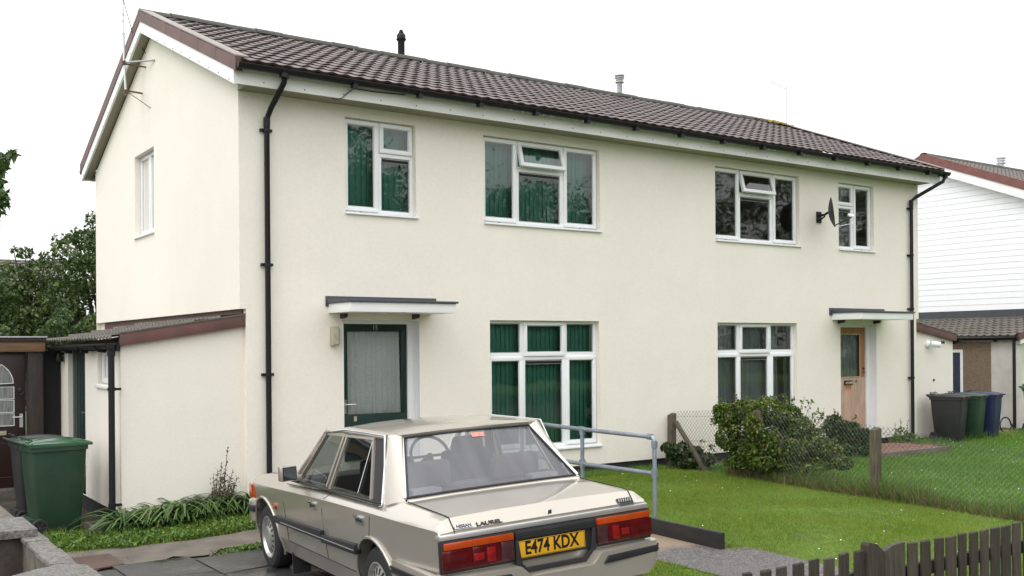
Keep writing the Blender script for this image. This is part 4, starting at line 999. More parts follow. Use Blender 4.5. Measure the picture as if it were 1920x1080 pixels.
mb.grid(lambda u,t:tuple(Vector(rw(u,1)).lerp(Vector((u*.556,-.012,1.366+.012*(1-u*u))),t)),[-1,-.5,0,.5,1],[0,1])
mb.grid(lambda u,t:tuple(Vector(rw(u,0)).lerp(Vector((u*.712,-.41,.945+.014*(1-u*u))),t)),[-1,-.5,0,.5,1],[0,1])
mb.build('rear_surround',PAINT,car,angle=50)
mb=MB()
mb.grid(lambda u,t:(u*(.70-.13*t),1.93-.65*t+.05*(1-u*u),.905+.435*t),[-1,-.5,0,.5,1],[0,.5,1]); mb.build('windscreen',GLASS,car,angle=60,fix=False)
# cabin
mb=MB(); mb.box(-.70,.70,-.335,.12,.40,.945); mb.box(-.70,.70,1.55,1.86,.40,.93); mb.box(-.71,.71,-.3,1.84,.335,.36); cab=mb.build('cabin_trim',CABIN,car,bevel=.01)
mb=MB()
def cushion(mb,x0,x1,y0,y1,z0,z1,lean=0):
    mb.hexa([(x0,y0,z0),(x1,y0,z0),(x1,y1,z0),(x0,y1,z0),(x0+.02,y0-lean,z1),(x1-.02,y0-lean,z1),(x1-.02,y1-lean,z1),(x0+.02,y1-lean,z1)])
mb=MB(); cushion(mb,-.64,.64,.14,.26,.42,.965,.06); cushion(mb,-.64,.64,.26,.75,.42,.56)
cushion(mb,-.55,-.14,.03,.15,.955,1.155,.03); cushion(mb,.20,.62,.03,.15,.955,1.135,.03); mb.build('rear_seat',SEAT,car,bevel=.04)
for x0,x1 in ((-.58,-.14),(.13,.57)):
    mb=MB(); cushion(mb,x0,x1,.82,.95,.45,1.13,.12); cushion(mb,x0+.07,x1-.07,.70,.78,1.10,1.245,.03); cushion(mb,x0,x1,.95,1.4,.42,.60); mb.build('front_seat',SEATD,car,bevel=.035)
mb=MB(); c=Vector((.36,1.47,1.02)); a=Vector((0,-.9,.42)).normalized(); u=Vector((1,0,0)); w=a.cross(u)
mb.tube([c+u*.185*math.cos(t)+w*.185*math.sin(t) for t in [2*PI*k/28 for k in range(29)]],.014,8); mb.bar(c-u*.18,c+u*.18,.05,.02); mb.bar(c,c-w*.18,.04,.02); mb.tube([c,c-a*.3],.03,8); mb.build('steering_wheel',SEATD,car,angle=40)
for x in (-.60,.37):
    mb=MB(); mb.box(x,x+.22,-.27,-.15,.9455,1.0); mb.build('shelf_speaker',SHELF,car,bevel=.006)
mb=MB(); mb.tube([(.60,.80,1.30),(.63,.86,.95)],.035,6); mb.build('seat_belt',SEATD,car)
mb=MB(); mb.box(.10,.16,1.16,1.20,1.24,1.33); mb.box(.03,.23,1.15,1.17,1.235,1.285); mb.build('inside_mirror',SEATD,car,bevel=.004)
# dashboard label at the rear window, reddish sticker
mb=MB()
rr=random.Random(4)
pts=[rw(u,.93) for u in (-.02,.24)]; 
mb.grid(lambda u,t:tuple(Vector(rw(u,t))+Vector((0,-.003,.003))),[.0,.06,.12,.2],[.87,.90,.95]); mb.build('window_sticker',plain('faded_red_sticker',(.55,.22,.18),.6,var=.5,vscale=60),car,angle=None,fix=False)
# mirror
mb=MB(); mb.box(-.960,-.812,1.615,1.70,.925,1.056); mb.bar((-.83,1.66,.96),(-.76,1.66,.93),.08,.06); dm=mb.build('door_mirror',PAINT,car,bevel=.022)
mb=MB(); mb.box(-.938,-.818,1.609,1.6165,.936,1.047); mb.build('mirror_surround',TRIMB,dm,bevel=.002)
mb=MB(); mb.box(-.930,-.824,1.605,1.6095,.943,1.040); mb.build('mirror_glass',plain('mirror_glass',(.30,.31,.32),.03,metal=1.,var=.02),dm)
mb=MB(); mb.box(.812,.960,1.615,1.70,.925,1.056); mb.bar((.83,1.66,.97),(.76,1.66,.93),.08,.06); mb.build('door_mirror',PAINT,car,bevel=.022)
# underside and exhaust
mb=MB(); mb.box(-.66,.66,-.95,3.0,.15,.19); mb.box(-.70,.70,-1.04,-.55,.17,.24); mb.tube([(.45,-.4,.2),(.45,-1.14,.20)],.025,8); mb.build('underbody',DARK,car)
# wheels
def wheel(s,y):
    ax=Vector((s,0,0)); o=Vector((s*.60,y,.298))
    mb=MB(); mb.lathe([(.18,.005),(.21,0),(.275,.012),(.297,.035),(.300,.06),(.300,.14),(.297,.165),(.275,.188),(.235,.196),(.195,.190),(.183,.18),(.18,.005)],40,o,ax)
    w=mb.build('wheel',RUBBER,car,angle=30)
    mb=MB(); mb.lathe([(.183,.02),(.183,.165),(.194,.178),(.196,.190),(.186,.192),(.176,.182),(.168,.165)],40,o,ax)
    mb.lathe([(.168,.165),(.150,.172),(.10,.187),(.092,.190)],40,o,ax); mb.lathe([(.092,.1905),(.086,.194),(.05,.197),(.0,.198)],40,o,ax)
    rim=mb.build('rim',ALLOY,w,angle=30)
    mb=MB(); u=Vector((0,1,0)); v=Vector((0,0,1))
    for k in range(15):
        a=2*PI*k/15; d=u*math.cos(a)+v*math.sin(a); t=ax.cross(d)
        P=[]
        for r_,wd in ((.105,.0075),(.150,.0135)):
            hh=float(np.interp(r_,[.10,.150,.168],[.187,.172,.165]))+.0015
            P+=[o+d*r_+t*wd+ax*hh,o+d*r_-t*wd+ax*hh]
        mb.quad(P[0],P[1],P[3],P[2])
    mb.build('wheel_slots',DARK,w,angle=None)
for s in (-1,1):
    for y in (0,2.67): wheel(s,y)
# ------------------------------------------------------------------ wheelie bins (local: back towards +y, width along x)
def bin_parts(t,bm_,lm_,light=False):
    mb=MB()
    def ringpts(w,d0,d1,z,r=.05):
        P=[]
        for cx,cy,a0 in ((w-r,d1-r,0),(-w+r,d1-r,90),(-w+r,d0+r,180),(w-r,d0+r,270)):
            for k in range(4):
                a=R(a0+30*k); P.append((cx+r*math.cos(a),cy+r*math.sin(a),z))
        return P
    prof=[(.225,-.26,.22,.02),(.235,-.275,.235,.05),(.262,-.335,.305,.70),(.270,-.345,.318,.90),(.272,-.348,.320,.93),(.288,-.365,.345,.935),(.288,-.366,.346,.985),(.278,-.356,.336,.99)]
    n=16; k=len(mb.v)
    for w,d0,d1,z in prof: mb.v+=ringpts(w,d0,d1,z)
    for i in range(len(prof)-1):
        for j in range(n): mb.f.append((i*n+j,i*n+(j+1)%n,(i+1)*n+(j+1)%n,(i+1)*n+j)); mb.m.append(0)
    mb.f.append(tuple(reversed(range(n)))); mb.m.append(0); mb.f.append(tuple((len(prof)-1)*n+j for j in range(n))); mb.m.append(0)
    mb.box(-.20,.20,.26,.34,.12,.20); mb.build('body',bm_,t,angle=30)
    mb=MB()
    def lid(u,v):
        x=u*.300; y=-.405+.765*v
        z=1.012+.045*(1-abs(u)**3)*math.sin(PI*min(1,max(0,v*.9+.08)))+.012*v
        return (x,y,z)
    us=[-1,-.95,-.8,-.78,-.4,-.38,0,.38,.4,.78,.8,.95,1]; vs=[0,.04,.12,.3,.5,.7,.88,.96,1]
    mb.grid(lambda u,v:(lid(u,v)[0],lid(u,v)[1],lid(u,v)[2]+(.010 if .39<abs(u)<.79 and .1<v<.9 else 0)),us,vs)
    top=len(mb.v)
    rim=[(u,vs[0]) for u in us]+[(us[-1],v) for v in vs[1:]]+[(u,vs[-1]) for u in reversed(us[:-1])]+[(us[0],v) for v in reversed(vs[1:-1])]
    a=[lid(*p) for p in rim]; b=[(p[0],p[1],.985) for p in a]; m=len(a); mb.add(a+b,[(i,(i+1)%m,m+(i+1)%m,m+i) for i in range(m)]+[tuple(range(m,2*m))])
    mb.box(-.11,.11,-.43,-.40,.992,1.012)
    mb.build('lid',lm_,t,angle=40,bevel=0)
    mb=MB(); mb.tube([(-.23,.33,.99),(-.23,.41,1.035),(.23,.41,1.035),(.23,.33,.99)],.017,8); mb.tube([(-.20,.30,1.05),(-.20,.345,1.085),(-.06,.345,1.085),(-.06,.30,1.05)],.010,6); mb.tube([(.20,.30,1.05),(.20,.345,1.085),(.06,.345,1.085),(.06,.30,1.05)],.010,6); mb.build('handle',lm_,t,angle=50)
    for s in (-1,1):
        mb=MB(); mb.lathe([(.02,.0),(.10,.0),(.105,.012),(.105,.045),(.098,.055),(.075,.056),(.072,.045),(.02,.04)],24,(s*.235,.245,.105),(s,0,0))
        w=mb.build('wheel',RUBBER,t,angle=35)
        mb=MB(); o=Vector((s*.235,.245,.105)); mb.lathe([(0,.05),(.022,.055),(.02,.06),(0,.062)],10,o,(s,0,0))
        for k in range(6):
            a=2*PI*k/6; mb.bar(o+Vector((s*.048,.02*math.cos(a),.02*math.sin(a))),o+Vector((s*.048,.072*math.cos(a),.072*math.sin(a))),.014,.008,(1,0,0))
        mb.lathe([(.066,.046),(.072,.052),(.076,.046)],20,o,(s,0,0)); mb.build('hub',BIND,w,angle=40)
    mb=MB(); mb.tube([(-.24,.245,.105),(.24,.245,.105)],.012,6); mb.build('axle',BIND,t)
def wbin(x,y,rot,bm_,lm_,label,group,sc_=.90,sz_=1.0):
    t=thing('wheelie_bin',label,'wheelie bin',(x,y,h(x,y)-.004),R(rot),group); bin_parts(t,bm_,lm_); t.scale=(sc_,sc_,sz_); return t
wbin(-2.03,.46,97,BING,BINGL,'dark green wheelie bin with a shiny wet lid, nearest the low wall','wheelie bins by the left store',.88,1.02)
wbin(-2.06,1.24,92,BIND,BIND,'charcoal wheelie bin mostly hidden behind the dark green bin by the side porch','wheelie bins by the left store',.82,1.0)
g='wheelie bins against the right hand store'
wbin(14.12,-.42,15,BIND,BIND,'charcoal wheelie bin, nearest the black downpipe in the row of three',g,.88,.88)
wbin(14.78,-.40,13,BING,BING,'green wheelie bin between the charcoal bin and the blue bin',g,.88,.88)
wbin(15.42,-.36,12,BINB,BINB,'dark blue wheelie bin at the end of the row of three',g,.88,.88)
p=on(1950,800,1,-.45); wbin(p[0],-.45,20,BING,BINGL,'green wheelie bin standing in front of the neighbouring white house',g,.9,.95)
# ------------------------------------------------------------------ galvanised handrail
t=thing('handrail','grey galvanised tube handrail beside the path to the green door','handrail',(3.03,-4.05,h(3.03,-4.05)),world=True)
r=.024; xr=3.03; Y0,Y1,Y2=-4.05,-2.83,-1.62
mb=MB(); c=[(xr,Y0,-.3),(xr,Y0,.86)]+[(xr,Y0+.045*(1-math.cos(a)),.86+.045*math.sin(a)) for a in (R(30),R(60),R(90))]+[(xr,Y1,.912),(xr,Y2,.93)]
mb.tube(c,r,12); mb.build('top_rail',GREYMETAL,t,angle=50)
mb=MB(); mb.tube([(xr,Y0,.52),(xr,Y1,.515),(xr,Y2,.52)],r,12); mb.build('middle_rail',GREYMETAL,t,angle=50)
for y in (Y1,Y2):
    mb=MB(); mb.tube([(xr,y,-.3),(xr,y,.915)],r,12); mb.build('post',GREYMETAL,t,angle=50)
for y in (Y0,Y1,Y2):
    mb=MB(); mb.tube([(xr,y,.475),(xr,y,.565)],r+.010,12); mb.tube([(xr,y-.04 if y>Y0 else y,.52),(xr,y+.045,.52)],r+.008,12); mb.build('fitting',GREYMETAL,t,angle=50); mb=MB()
    if y>Y0: mb.tube([(xr,y,.85),(xr,y,.94)],r+.009,12); mb.tube([(xr,y-.045,.912),(xr,y+.045,.913)],r+.008,12); mb.build('fitting',GREYMETAL,t,angle=50)
mb=MB(); mb.tube([(xr,Y0,.79),(xr,Y0,.865)],r+.009,12); mb.tube([(xr,Y0+.04,.905),(xr,Y0+.10,.906)],r+.009,12); mb.build('fitting',GREYMETAL,t,angle=50)
mb=MB(); mb.hexa([(2.955,-5.07,-.3),(3.005,-5.07,-.3),(3.005,-.3,-.3),(2.955,-.3,-.3),(2.955,-5.07,.055),(3.005,-5.07,.055),(3.005,-.3,.08),(2.955,-.3,.08)])
tag(mb.build('edging_board',EDGEB,None,bevel=.006,origin=(2.98,-5.07,-.05)),'wet black edging board along the lawn beside the path','edging')
WIRE=plain('weathered_wire',(.095,.095,.09),.6,metal=.3,var=.3,vscale=8)
# ------------------------------------------------------------------ chain link fence between the gardens
xf=6.98; PY=[-.02-.10,-1.95,-3.89,-6.35,-8.2]; PZ=[.79,.95,.79,.60,.58]
t=thing('chain_link_fence','sagging chain link fence on old timber posts between the two lawns','fence',(xf,-4,-.07),world=True)
top=lambda y:float(np.interp(-y,[-a for a in PY],PZ))
rr=random.Random(8)
for i,(y,z) in enumerate(zip(PY,PZ)):
    mb=MB(); w=.052 if i!=2 else .055; lx=(.02,-.03,.015,.01,0)[i]
    P=[]; 
    mb.hexa([(xf-w,y-w,-.3),(xf+w,y-w,-.3),(xf+w,y+w,-.3),(xf-w,y+w,-.3),(xf-w+lx,y-w,z-.02),(xf+w+lx,y-w,z-.0),(xf+w+lx-.005,y+w,z+.01),(xf-w+lx,y+w,z-.03)])
    mb.build('post',WOODP,t,bevel=.010)
mb=MB(); mb.bar((xf+.02,-.20,.66),(xf+.05,-.85,-.10),.058,.058); mb.build('brace',WOODP,t,bevel=.006)
mb=MB(); rw_=.0023
Hh=.88; stp=.066; s0=-8.6
k=0
while s0+k*stp< .1+Hh:
    for sg in (1,-1):
        a=s0+k*stp; pts=[]
        for q in range(0,9):
            u=q/8; y=a+(u*Hh*.95 if sg>0 else Hh*.95-u*Hh*.95)-Hh*.0
            y-=Hh*.5
            if y>-.10 or y<-8.3: continue
            zb=h(xf,y)+.02; z=zb+(top(y)+.03-.02*math.sin((y+.12)*1.6)**2-zb)*u
            x=xf+.035+.012*math.sin(y*3.1+u*4)+.004*sg
            pts.append((x,y,z))
        if len(pts)>1: mb.tube(pts,rw_,4,caps=False)
    k+=1
mb.build('wire_mesh',WIRE,t,angle=None,fix=False)
for dz in (-.06,-.44):
    mb=MB(); mb.tube([(xf+.035,y,top(y)+dz-(.02*math.sin((y+.12)*1.6)**2)) for y in np.linspace(-.12,-8.2,28)],.0016,4); mb.build('line_wire',WIRE,t,angle=None)
# ------------------------------------------------------------------ front picket fences
PF=-8.62
def picket(x0,x1,zt,sk=0,th=.014,sl=0,bot=None):
    x0+=.015; mb=MB(); rr=random.Random(int(x0*977))
    zb=h(x0,PF)+.02; j=lambda s=.003:rr.uniform(-s,s)
    mb.hexa([(x0+j(),PF+j(),zb),(x1+j(),PF+j(),zb),(x1+j(),PF+th,zb),(x0+j(),PF+th,zb),(x0+sk+j(.002),PF+j(),zt+j(.005)),(x1+sk+j(.002),PF+j(),zt+sl+j(.005)),(x1+sk,PF+th,zt+sl+.006),(x0+sk,PF+th,zt+.006)])
    return mb
def fence(name,label,pk,rails,xa,xb):
    t=thing(name,label,'fence',((xa+xb)/2,PF,-.1),world=True)
    for i,(x0,x1,z) in enumerate(pk):
        picket(x0,x1,z,RNG.uniform(-.004,.004)).build('picket',WOODG if (i*7)%3 else WOODGB,t,bevel=.006)
    for z in rails:
        mb=MB(); mb.box(xa,xb,PF+.022,PF+.060,z-.075,z); mb.build('rail',WOODG,t,bevel=.003)
    return t
lp=[(-.589,-.511,.768),(-.470,-.382,.764),(-.349,-.261,.765),(-.226,-.133,.767),(-.110,-.018,.771),(.007,.101,.764),(.131,.226,.774),(.253,.351,.773)]
x=-.70; pre=[]
for k in range(4): pre.append((x-.09,x,.766)); x-=.12
tl=fence('picket_fence','left run of dark weathered pickets, across the end of the path',list(reversed(pre))+lp,(.655,.10),-1.16,.36)
# broken boards where the two runs meet
mb=MB(); zb=-.1; mb.prism([(.352,zb),(.500,zb),(.503,.745),(.430,.800),(.366,.815),(.352,.80)],lambda p,t_:(p[0],t_,p[1]),PF-.02,PF+.03); o=mb.build('gate_board',WOODG,tl,bevel=.005)
mb=MB(); mb.box(.352,.45,PF-.045,PF-.021,.58,.60); mb.tube([(.36,PF-.045,.595),(.40,PF-.06,.60),(.44,PF-.045,.60)],.008,6); mb.build('latch',ALU,o)
rp=[(.722,.825,.763),(.845,.951,.758),(.974,1.07,.758),(1.085,1.196,.754),(1.212,1.305,.759),(1.321,1.42,.755),(1.437,1.539,.755),(1.545,1.652,.754),(1.666,1.772,.754),(1.790,1.893,.760)]
x=1.912
while x<4.2: rp.append((x,x+.104,.757+RNG.uniform(-.006,.006))); x+=.123
tr_=fence('picket_fence','right run of dark weathered pickets in front of the lawn',rp,(.635,.08),.71,4.3)
mb=MB(); mb.prism([(.506,zb),(.706,zb),(.706,.778),(.602,.772),(.506,.742)],lambda p,t_:(p[0],t_,p[1]),PF+.0,PF+.035); mb.build('end_board',WOODGB,tr_,bevel=.004)
# ------------------------------------------------------------------ low boundary wall with capped piers on the left
t=thing('boundary_wall','low rough grey boundary wall with flat pier caps beside the drive','wall',(-2.93,-4,-.2),world=True)
zw=.50
def rough_block(mb,x0,x1,y0,y1,z0,z1,rr,a=.008):
    mb.hexa([(x0+rr.uniform(-a,a),y0+rr.uniform(-a,a),z0),(x1+rr.uniform(-a,a),y0+rr.uniform(-a,a),z0),(x1+rr.uniform(-a,a),y1,z0),(x0+rr.uniform(-a,a),y1,z0),
             (x0+rr.uniform(-a,a),y0+rr.uniform(-a,a),z1+rr.uniform(-a,a)),(x1+rr.uniform(-a,a),y0+rr.uniform(-a,a),z1+rr.uniform(-a,a)),(x1+rr.uniform(-a,a),y1+rr.uniform(-a,a)*.3,z1),(x0+rr.uniform(-a,a),y1,z1)])
rr=random.Random(12)
mb=MB(); mb.box(-3.005,-2.875,-5.30,-3.45,-.5,zw-.03); mb.box(-3.005,-2.875,-1.0,-3.45+.4,-.5,zw-.03); mb.build('wall',STONED,t,bevel=.004)
mb=MB(); y=-3.58
for ln in (.52,.36,.34,.22,.30):
    rough_block(mb,-3.018,-2.862,y-ln+.01,y,zw-.03,zw+.004,rr,.010); y-=ln
mb.build('coping',STONE,t,bevel=.008)
mb=MB(); mb.box(-3.40,-2.93,-3.86,-3.44,-.5,.50); mb.build('pier',BRICKD,t,bevel=.004)
mb=MB(); mb.box(-3.36,-2.90,-5.72,-5.26,-.5,.47); mb.build('pier',BRICKD,t,bevel=.004)
mb=MB(); rough_block(mb,-3.60,-2.905,-3.905,-3.25,.505,.565,rr,.006); mb.build('pier_cap',STONE,t,bevel=.010)
mb=MB(); mb.prism([(-3.12,-5.23),(-2.93,-5.20),(-2.855,-5.30),(-2.845,-5.78),(-3.30,-5.78),(-3.30,-5.36)],lambda p,t_:(p[0],p[1],t_),.475,.535); mb.build('pier_cap',STONE,t,bevel=.012)
mb=MB()
for k in range(3):
    x=rr.uniform(-3.0,-2.9); y=rr.uniform(-3.85,-3.7); mb.hexa([(x+a*.03,y+b*.03,.505+c*.02) for c in (0,1) for a,b in ((-1,-1),(1,-.8),(.8,1),(-1,.7))])
# manhole cover, gully kerb
mb=MB(); mb.hexa([(-2.40,-1.98,h(-2.4,-1.9)+.0),(-1.80,-1.82,h(-1.8,-1.9)+.0),(-1.80,-1.22,h(-1.8,-1.2)),(-2.40,-1.22,h(-2.4,-1.2)),(-2.40,-1.98,h(-2.4,-1.9)+.016),(-1.80,-1.82,h(-1.8,-1.9)+.016),(-1.80,-1.22,h(-1.8,-1.2)+.016),(-2.40,-1.22,h(-2.4,-1.2)+.016)])
tag(mb.build('manhole_cover',MANH,None,bevel=.004,origin=(-2.1,-1.6,h(-2.1,-1.6))),'rusty brown manhole cover set in the concrete beside the low wall','manhole cover')
mb=MB(); 
for b in ((-1.74,-1.40,-.12,-.07),(-1.74,-1.40,.20,.25),(-1.74,-1.69,-.07,.20),(-1.45,-1.40,-.07,.20)): mb.box(b[0],b[1],b[2],b[3],-.45,-.085)
tag(mb.build('gully_kerb',CONC,None,bevel=.006,origin=(-1.6,.05,-.2)),'small square concrete kerb round the drain under the left downpipe','kerb')
# ------------------------------------------------------------------ dark timber side porch with an arched glazed door
t=thing('side_porch','dark timber side porch with an arched multi-pane door, left of the store','porch',(-2.6,3.5,-.1),world=True)
y=3.5
mb=MB(); mb.box(-1.815,-1.62,y-.09,y+.10,-.2,1.845); mb.build('post',WOODD,t,bevel=.01)
mb=MB(); mb.box(-4.2,-1.60,y-.13,y-.08,1.85,1.985); mb.build('beam',WOODT,t,bevel=.004)
mb=MB(); mb.box(-4.2,-1.585,y-.145,y-.085,1.99,2.045); mb.box(-4.2,-1.60,y-.079,y+2.0,1.88,2.04); mb.build('roof_edge',WOODD,t,bevel=.003)
mb=MB(); mb.box(-4.25,-1.575,y-.16,y+2.0,2.047,2.066); mb.build('flat_roof',ALU,t)
dx0,dx1=-2.66,-1.835; dc=-2.31
mb=MB(); mb.box(dx0,dx1,y,y+.045,-.03,1.845); mb.box(-4.2,dx0-.01,y+.0,y+.05,-.2,1.845); door=mb.build('door',BROWND,t,bevel=.003)
# arched window: fan of panes above three rows of three
def arch(mb,r0,r1,a0,a1,cx,cz,yy,mi=0):
    n=8; P=[]
    for k in range(n+1):
        a=a0+(a1-a0)*k/n; P.append((cx+r1*math.cos(a),yy,cz+r1*math.sin(a)))
    for k in range(n,-1,-1):
        a=a0+(a1-a0)*k/n; P.append((cx+r0*math.cos(a),yy,cz+r0*math.sin(a)))
    for k in range(n): mb.add([P[k],P[k+1],P[2*n-k],P[2*n+1-k]],[(0,1,2,3)],mi)
q=on(8,702,1,y); cz=1.385; cx=-2.31; zb_=.82
pn=MB(); fr=MB()
for a0,a1 in ((2,58),(62,118),(122,178)): arch(pn,.05,.315,R(a0),R(a1),cx,cz+.02,y-.006)
for i in range(3):
    for j in range(3):
        x0=cx-.335+.225*i; z0=zb_+.185*j
        pn.quad((x0+.012,y-.006,z0+.012),(x0+.208,y-.006,z0+.012),(x0+.208,y-.006,z0+.172),(x0+.012,y-.006,z0+.172))
        for a in ((x0+.004,x0+.012,z0+.004,z0+.178),(x0+.208,x0+.216,z0+.004,z0+.178),(x0+.012,x0+.208,z0+.004,z0+.012),(x0+.012,x0+.208,z0+.172,z0+.178)):
            fr.box(a[0],a[1],y-.012,y-.001,a[2],a[3])
for a0,a1 in ((0,60),(60,120),(120,180)):
    arch(fr,.315,.325,R(a0+1.5),R(a1-1.5),cx,cz+.02,y-.009)
    for a in (a0+2,a1-2): fr.bar((cx+.05*math.cos(R(a)),y-.007,cz+.02+.05*math.sin(R(a))),(cx+.32*math.cos(R(a)),y-.007,cz+.02+.32*math.sin(R(a))),.009,.008,(0,1,0))
pn.build('pane',plain('net_backed_glass',(.20,.21,.20),.25,var=.45,vscale=7,stretch=(9,9,.8)),door,angle=None,fix=False); fr.build('glazing_bead',PVC,door,angle=None)
mb=MB(); mb.box(-1.915,-1.872,y-.012,y,.80,.99); mb.tube([(-1.893,y-.012,.945),(-1.893,y-.05,.945),(-2.01,y-.05,.945)],.01,6); mb.build('handle',ALU,door,angle=40)
mb=MB(); mb.lathe([(0,0),(.035,.0),(.03,.02),(0,.025)],12,(-1.91,y,1.32),(0,-1,0)); mb.tube([(-1.91+.045*math.cos(a),y-.025,1.30+.05*math.sin(a)) for a in [PI+PI*k/8 for k in range(9)]],.009,6); mb.build('knocker',BIND,door,angle=40)
mb=MB(); mb.box(-2.32,-2.08,y-.012,y,.70,.76); mb.build('letter_plate',BEIGE,door,bevel=.003)
for z in (.11,.58):
    mb=MB(); mb.box(dx0+.06,dx1-.07,y-.006,y,z,z+.013); mb.build('door_moulding',WOODD,door)
mb=MB(); mb.box(dx0-.1,dx1+.02,y-.05,y+.03,-.09,-.04); mb.build('threshold',STONE,t,bevel=.004)
mb=MB(); mb.box(-1.615,-1.375,y+.02,y+.05,-.2,1.86); mb.build('side_panel',DARK,t)
# ------------------------------------------------------------------ neighbour on the right: white clad house with its own store
XN=20.73; NF=.45; NR=4.28; NB=2*NR-NF; NE=34.5; NT=.405; NEY=NF-.42
t=thing('white_clad_house','white clad house with weathered tiled roof and brown verges at the right edge','house',(XN+6,NR,0),world=True)
nz=lambda y:7.0-.03+NT*((y if y<=NR else 2*NR-y)-NR)
mb=MB(); z=2.72; 
def gy(z): # half span of the gable at height z
    return max(.0,min(NR-NF,(nz(NR)-.30-z)/NT))
while z<6.75:
    z1=min(z+.15,6.75); a,b=gy(z),gy(z1)
    mb.hexa([(XN-.007,NR-a,z),(XN+.05,NR-a,z),(XN+.05,NR+a,z),(XN-.007,NR+a,z),(XN-.002,NR-b,z1-.006),(XN+.05,NR-b,z1-.006),(XN+.05,NR+b,z1-.006),(XN-.002,NR+b,z1-.006)]); z+=.15
mb.build('cladding',CLAD,t,angle=None)
mb=MB(); mb.box(XN+.02,NE,NF,NB,-.2,4.95); mb.build('wall',ROUGHCAST,t,angle=None)
mb=MB(); tiles(mb,XN-.25,NE,NEY,nz(NEY)-.03,NR-NEY,nz(NR)-nz(NEY),13,.19,nseg=6); tiles(mb,XN-.25,NE,2*NR-NEY,nz(NEY)-.03,-(NR-NEY),nz(NR)-nz(NEY),13,.38,nseg=6)
nrf=mb.build('roof',TILEG,t,angle=50,fix=False)
mb=MB(); half_round(mb,XN-.27,NE,NR,nz(NR)-.03,.12); mb.build('ridge_tiles',RIDGE,nrf,angle=60)
def nrake(a,b,top,bot,nm,mt,par):
    mb=MB()
    for y0,y1 in ((NEY,NR),(NR,2*NR-NEY)):
        mb.hexa([(a,y0,nz(y0)+bot),(b,y0,nz(y0)+bot),(b,y1,nz(y1)+bot),(a,y1,nz(y1)+bot),(a,y0,nz(y0)+top),(b,y0,nz(y0)+top),(b,y1,nz(y1)+top),(a,y1,nz(y1)+top)])
    mb.build(nm,mt,par)
nrake(XN-.28,XN-.18,.035,-.19,'verge_trim',plain('red_brown_verge',(.17,.065,.055),.55,var=.2),nrf); nrake(XN-.26,XN-.005,-.191,-.42,'bargeboard',PVCW,t)
mb=MB(); q=on(1877,315,1,NR); x=q[0]; z0=nz(NR)
mb.lathe([(0,z0-.2),(.07,z0-.2),(.07,z0+.12),(0,z0+.12)],14,(x,NR,0))
for a,rr_ in ((.12,.13),(.20,.12),(.27,.13)): mb.lathe([(0,z0+a),(rr_,z0+a),(rr_,z0+a+.035),(0,z0+a+.04)],14,(x,NR,0))
mb.lathe([(0,z0),(.085,z0),(.085,z0+.3),(0,z0+.3)],14,(x,NR,0)); mb.build('flue_pipe',ALU,nrf,angle=40)
XS=18.1
t=thing('lean_to_store','brown and white roughcast store with a mossy tiled lean-to roof beside the white clad house','lean-to',(XS,NF,-.1),world=True)
zs=lambda x:2.02+(2.56-2.02)*(x-XS)/(XN-XS)
mb=MB(); F=lambda u,v,d:(XS+d,u,v)
cells(mb,[1.02,4.6],[-.2,1.98],[(1.72,2.72,-.2,1.72)],F,.10); mb.build('side_wall',PEBBLE,t,angle=None,fix=False)
mb=MB(); mb.quad((XS,NF,-.2),(XS,1.02,-.2),(XS,1.02,1.98),(XS,NF,1.98)); mb.add([(XS,NF,-.2),(XN,NF,-.2),(XN,NF,zs(XN)-.05),(XS,NF,zs(XS)-.05)],[(0,1,2,3)]); mb.build('white_wall',ROUGHCAST,t,angle=None)
mb=MB(); tiles(mb,NF-.08,4.7,XS-.10,2.01,XN-XS+.08,.50,8,.19,amp=.034,lip=.034,axis='y',nseg=7); rf=mb.build('roof',TILEG,t,angle=50,fix=False)
mb=MB(); mb.box(XN-.04,XN-.02,NF,4.7,2.50,2.72); mb.build('flashing_board',LEAD,t)
mb=MB(); mb.hexa([(XS-.02,NF-.09,zs(XS)-.10),(XN,NF-.09,zs(XN)-.10),(XN,NF-.002,zs(XN)-.10),(XS-.02,NF-.002,zs(XS)-.10),(XS-.02,NF-.09,zs(XS)+.04),(XN,NF-.09,zs(XN)+.04),(XN,NF-.002,zs(XN)+.04),(XS-.02,NF-.002,zs(XS)+.04)]); mb.build('verge_trim',BROWNT,rf)
mb=MB(); mb.hexa([(XS+.1,NF-.07,zs(XS+.1)-.2),(XN,NF-.07,zs(XN)-.2),(XN,NF-.002,zs(XN)-.2),(XS+.1,NF-.002,zs(XS+.1)-.2),(XS+.1,NF-.07,zs(XS+.1)-.102),(XN,NF-.07,zs(XN)-.102),(XN,NF-.002,zs(XN)-.102),(XS+.1,NF-.002,zs(XS+.1)-.102)]); mb.build('bargeboard',PVCW,t)
gutter('gutter',t,(XS-.13,NF-.14,1.99),(XS-.13,4.6,1.97),.055,.9)
mb=MB(); mb.box(XS-.06,XS-.02,NF,4.6,1.90,2.01); mb.build('fascia',plain('grey_fascia',(.35,.35,.34),.6),t)
mb=MB(); mb.tube([(XS-.10,NF-.03,1.95),(XS-.10,NF-.03,-.1)],.036,10); mb.build('downpipe',DARK,t,angle=50)
mb=MB(); ring(mb,lambda u,d,v:(XS+d,u,v),1.72,2.72,-.25,1.72,.07,.0,.08); fd=mb.build('store_door',PVC,t)
mb=MB(); mb.box(XS+.02,XS+.05,1.79,2.65,-.2,1.65); mb.build('door_leaf',BLUED,fd)
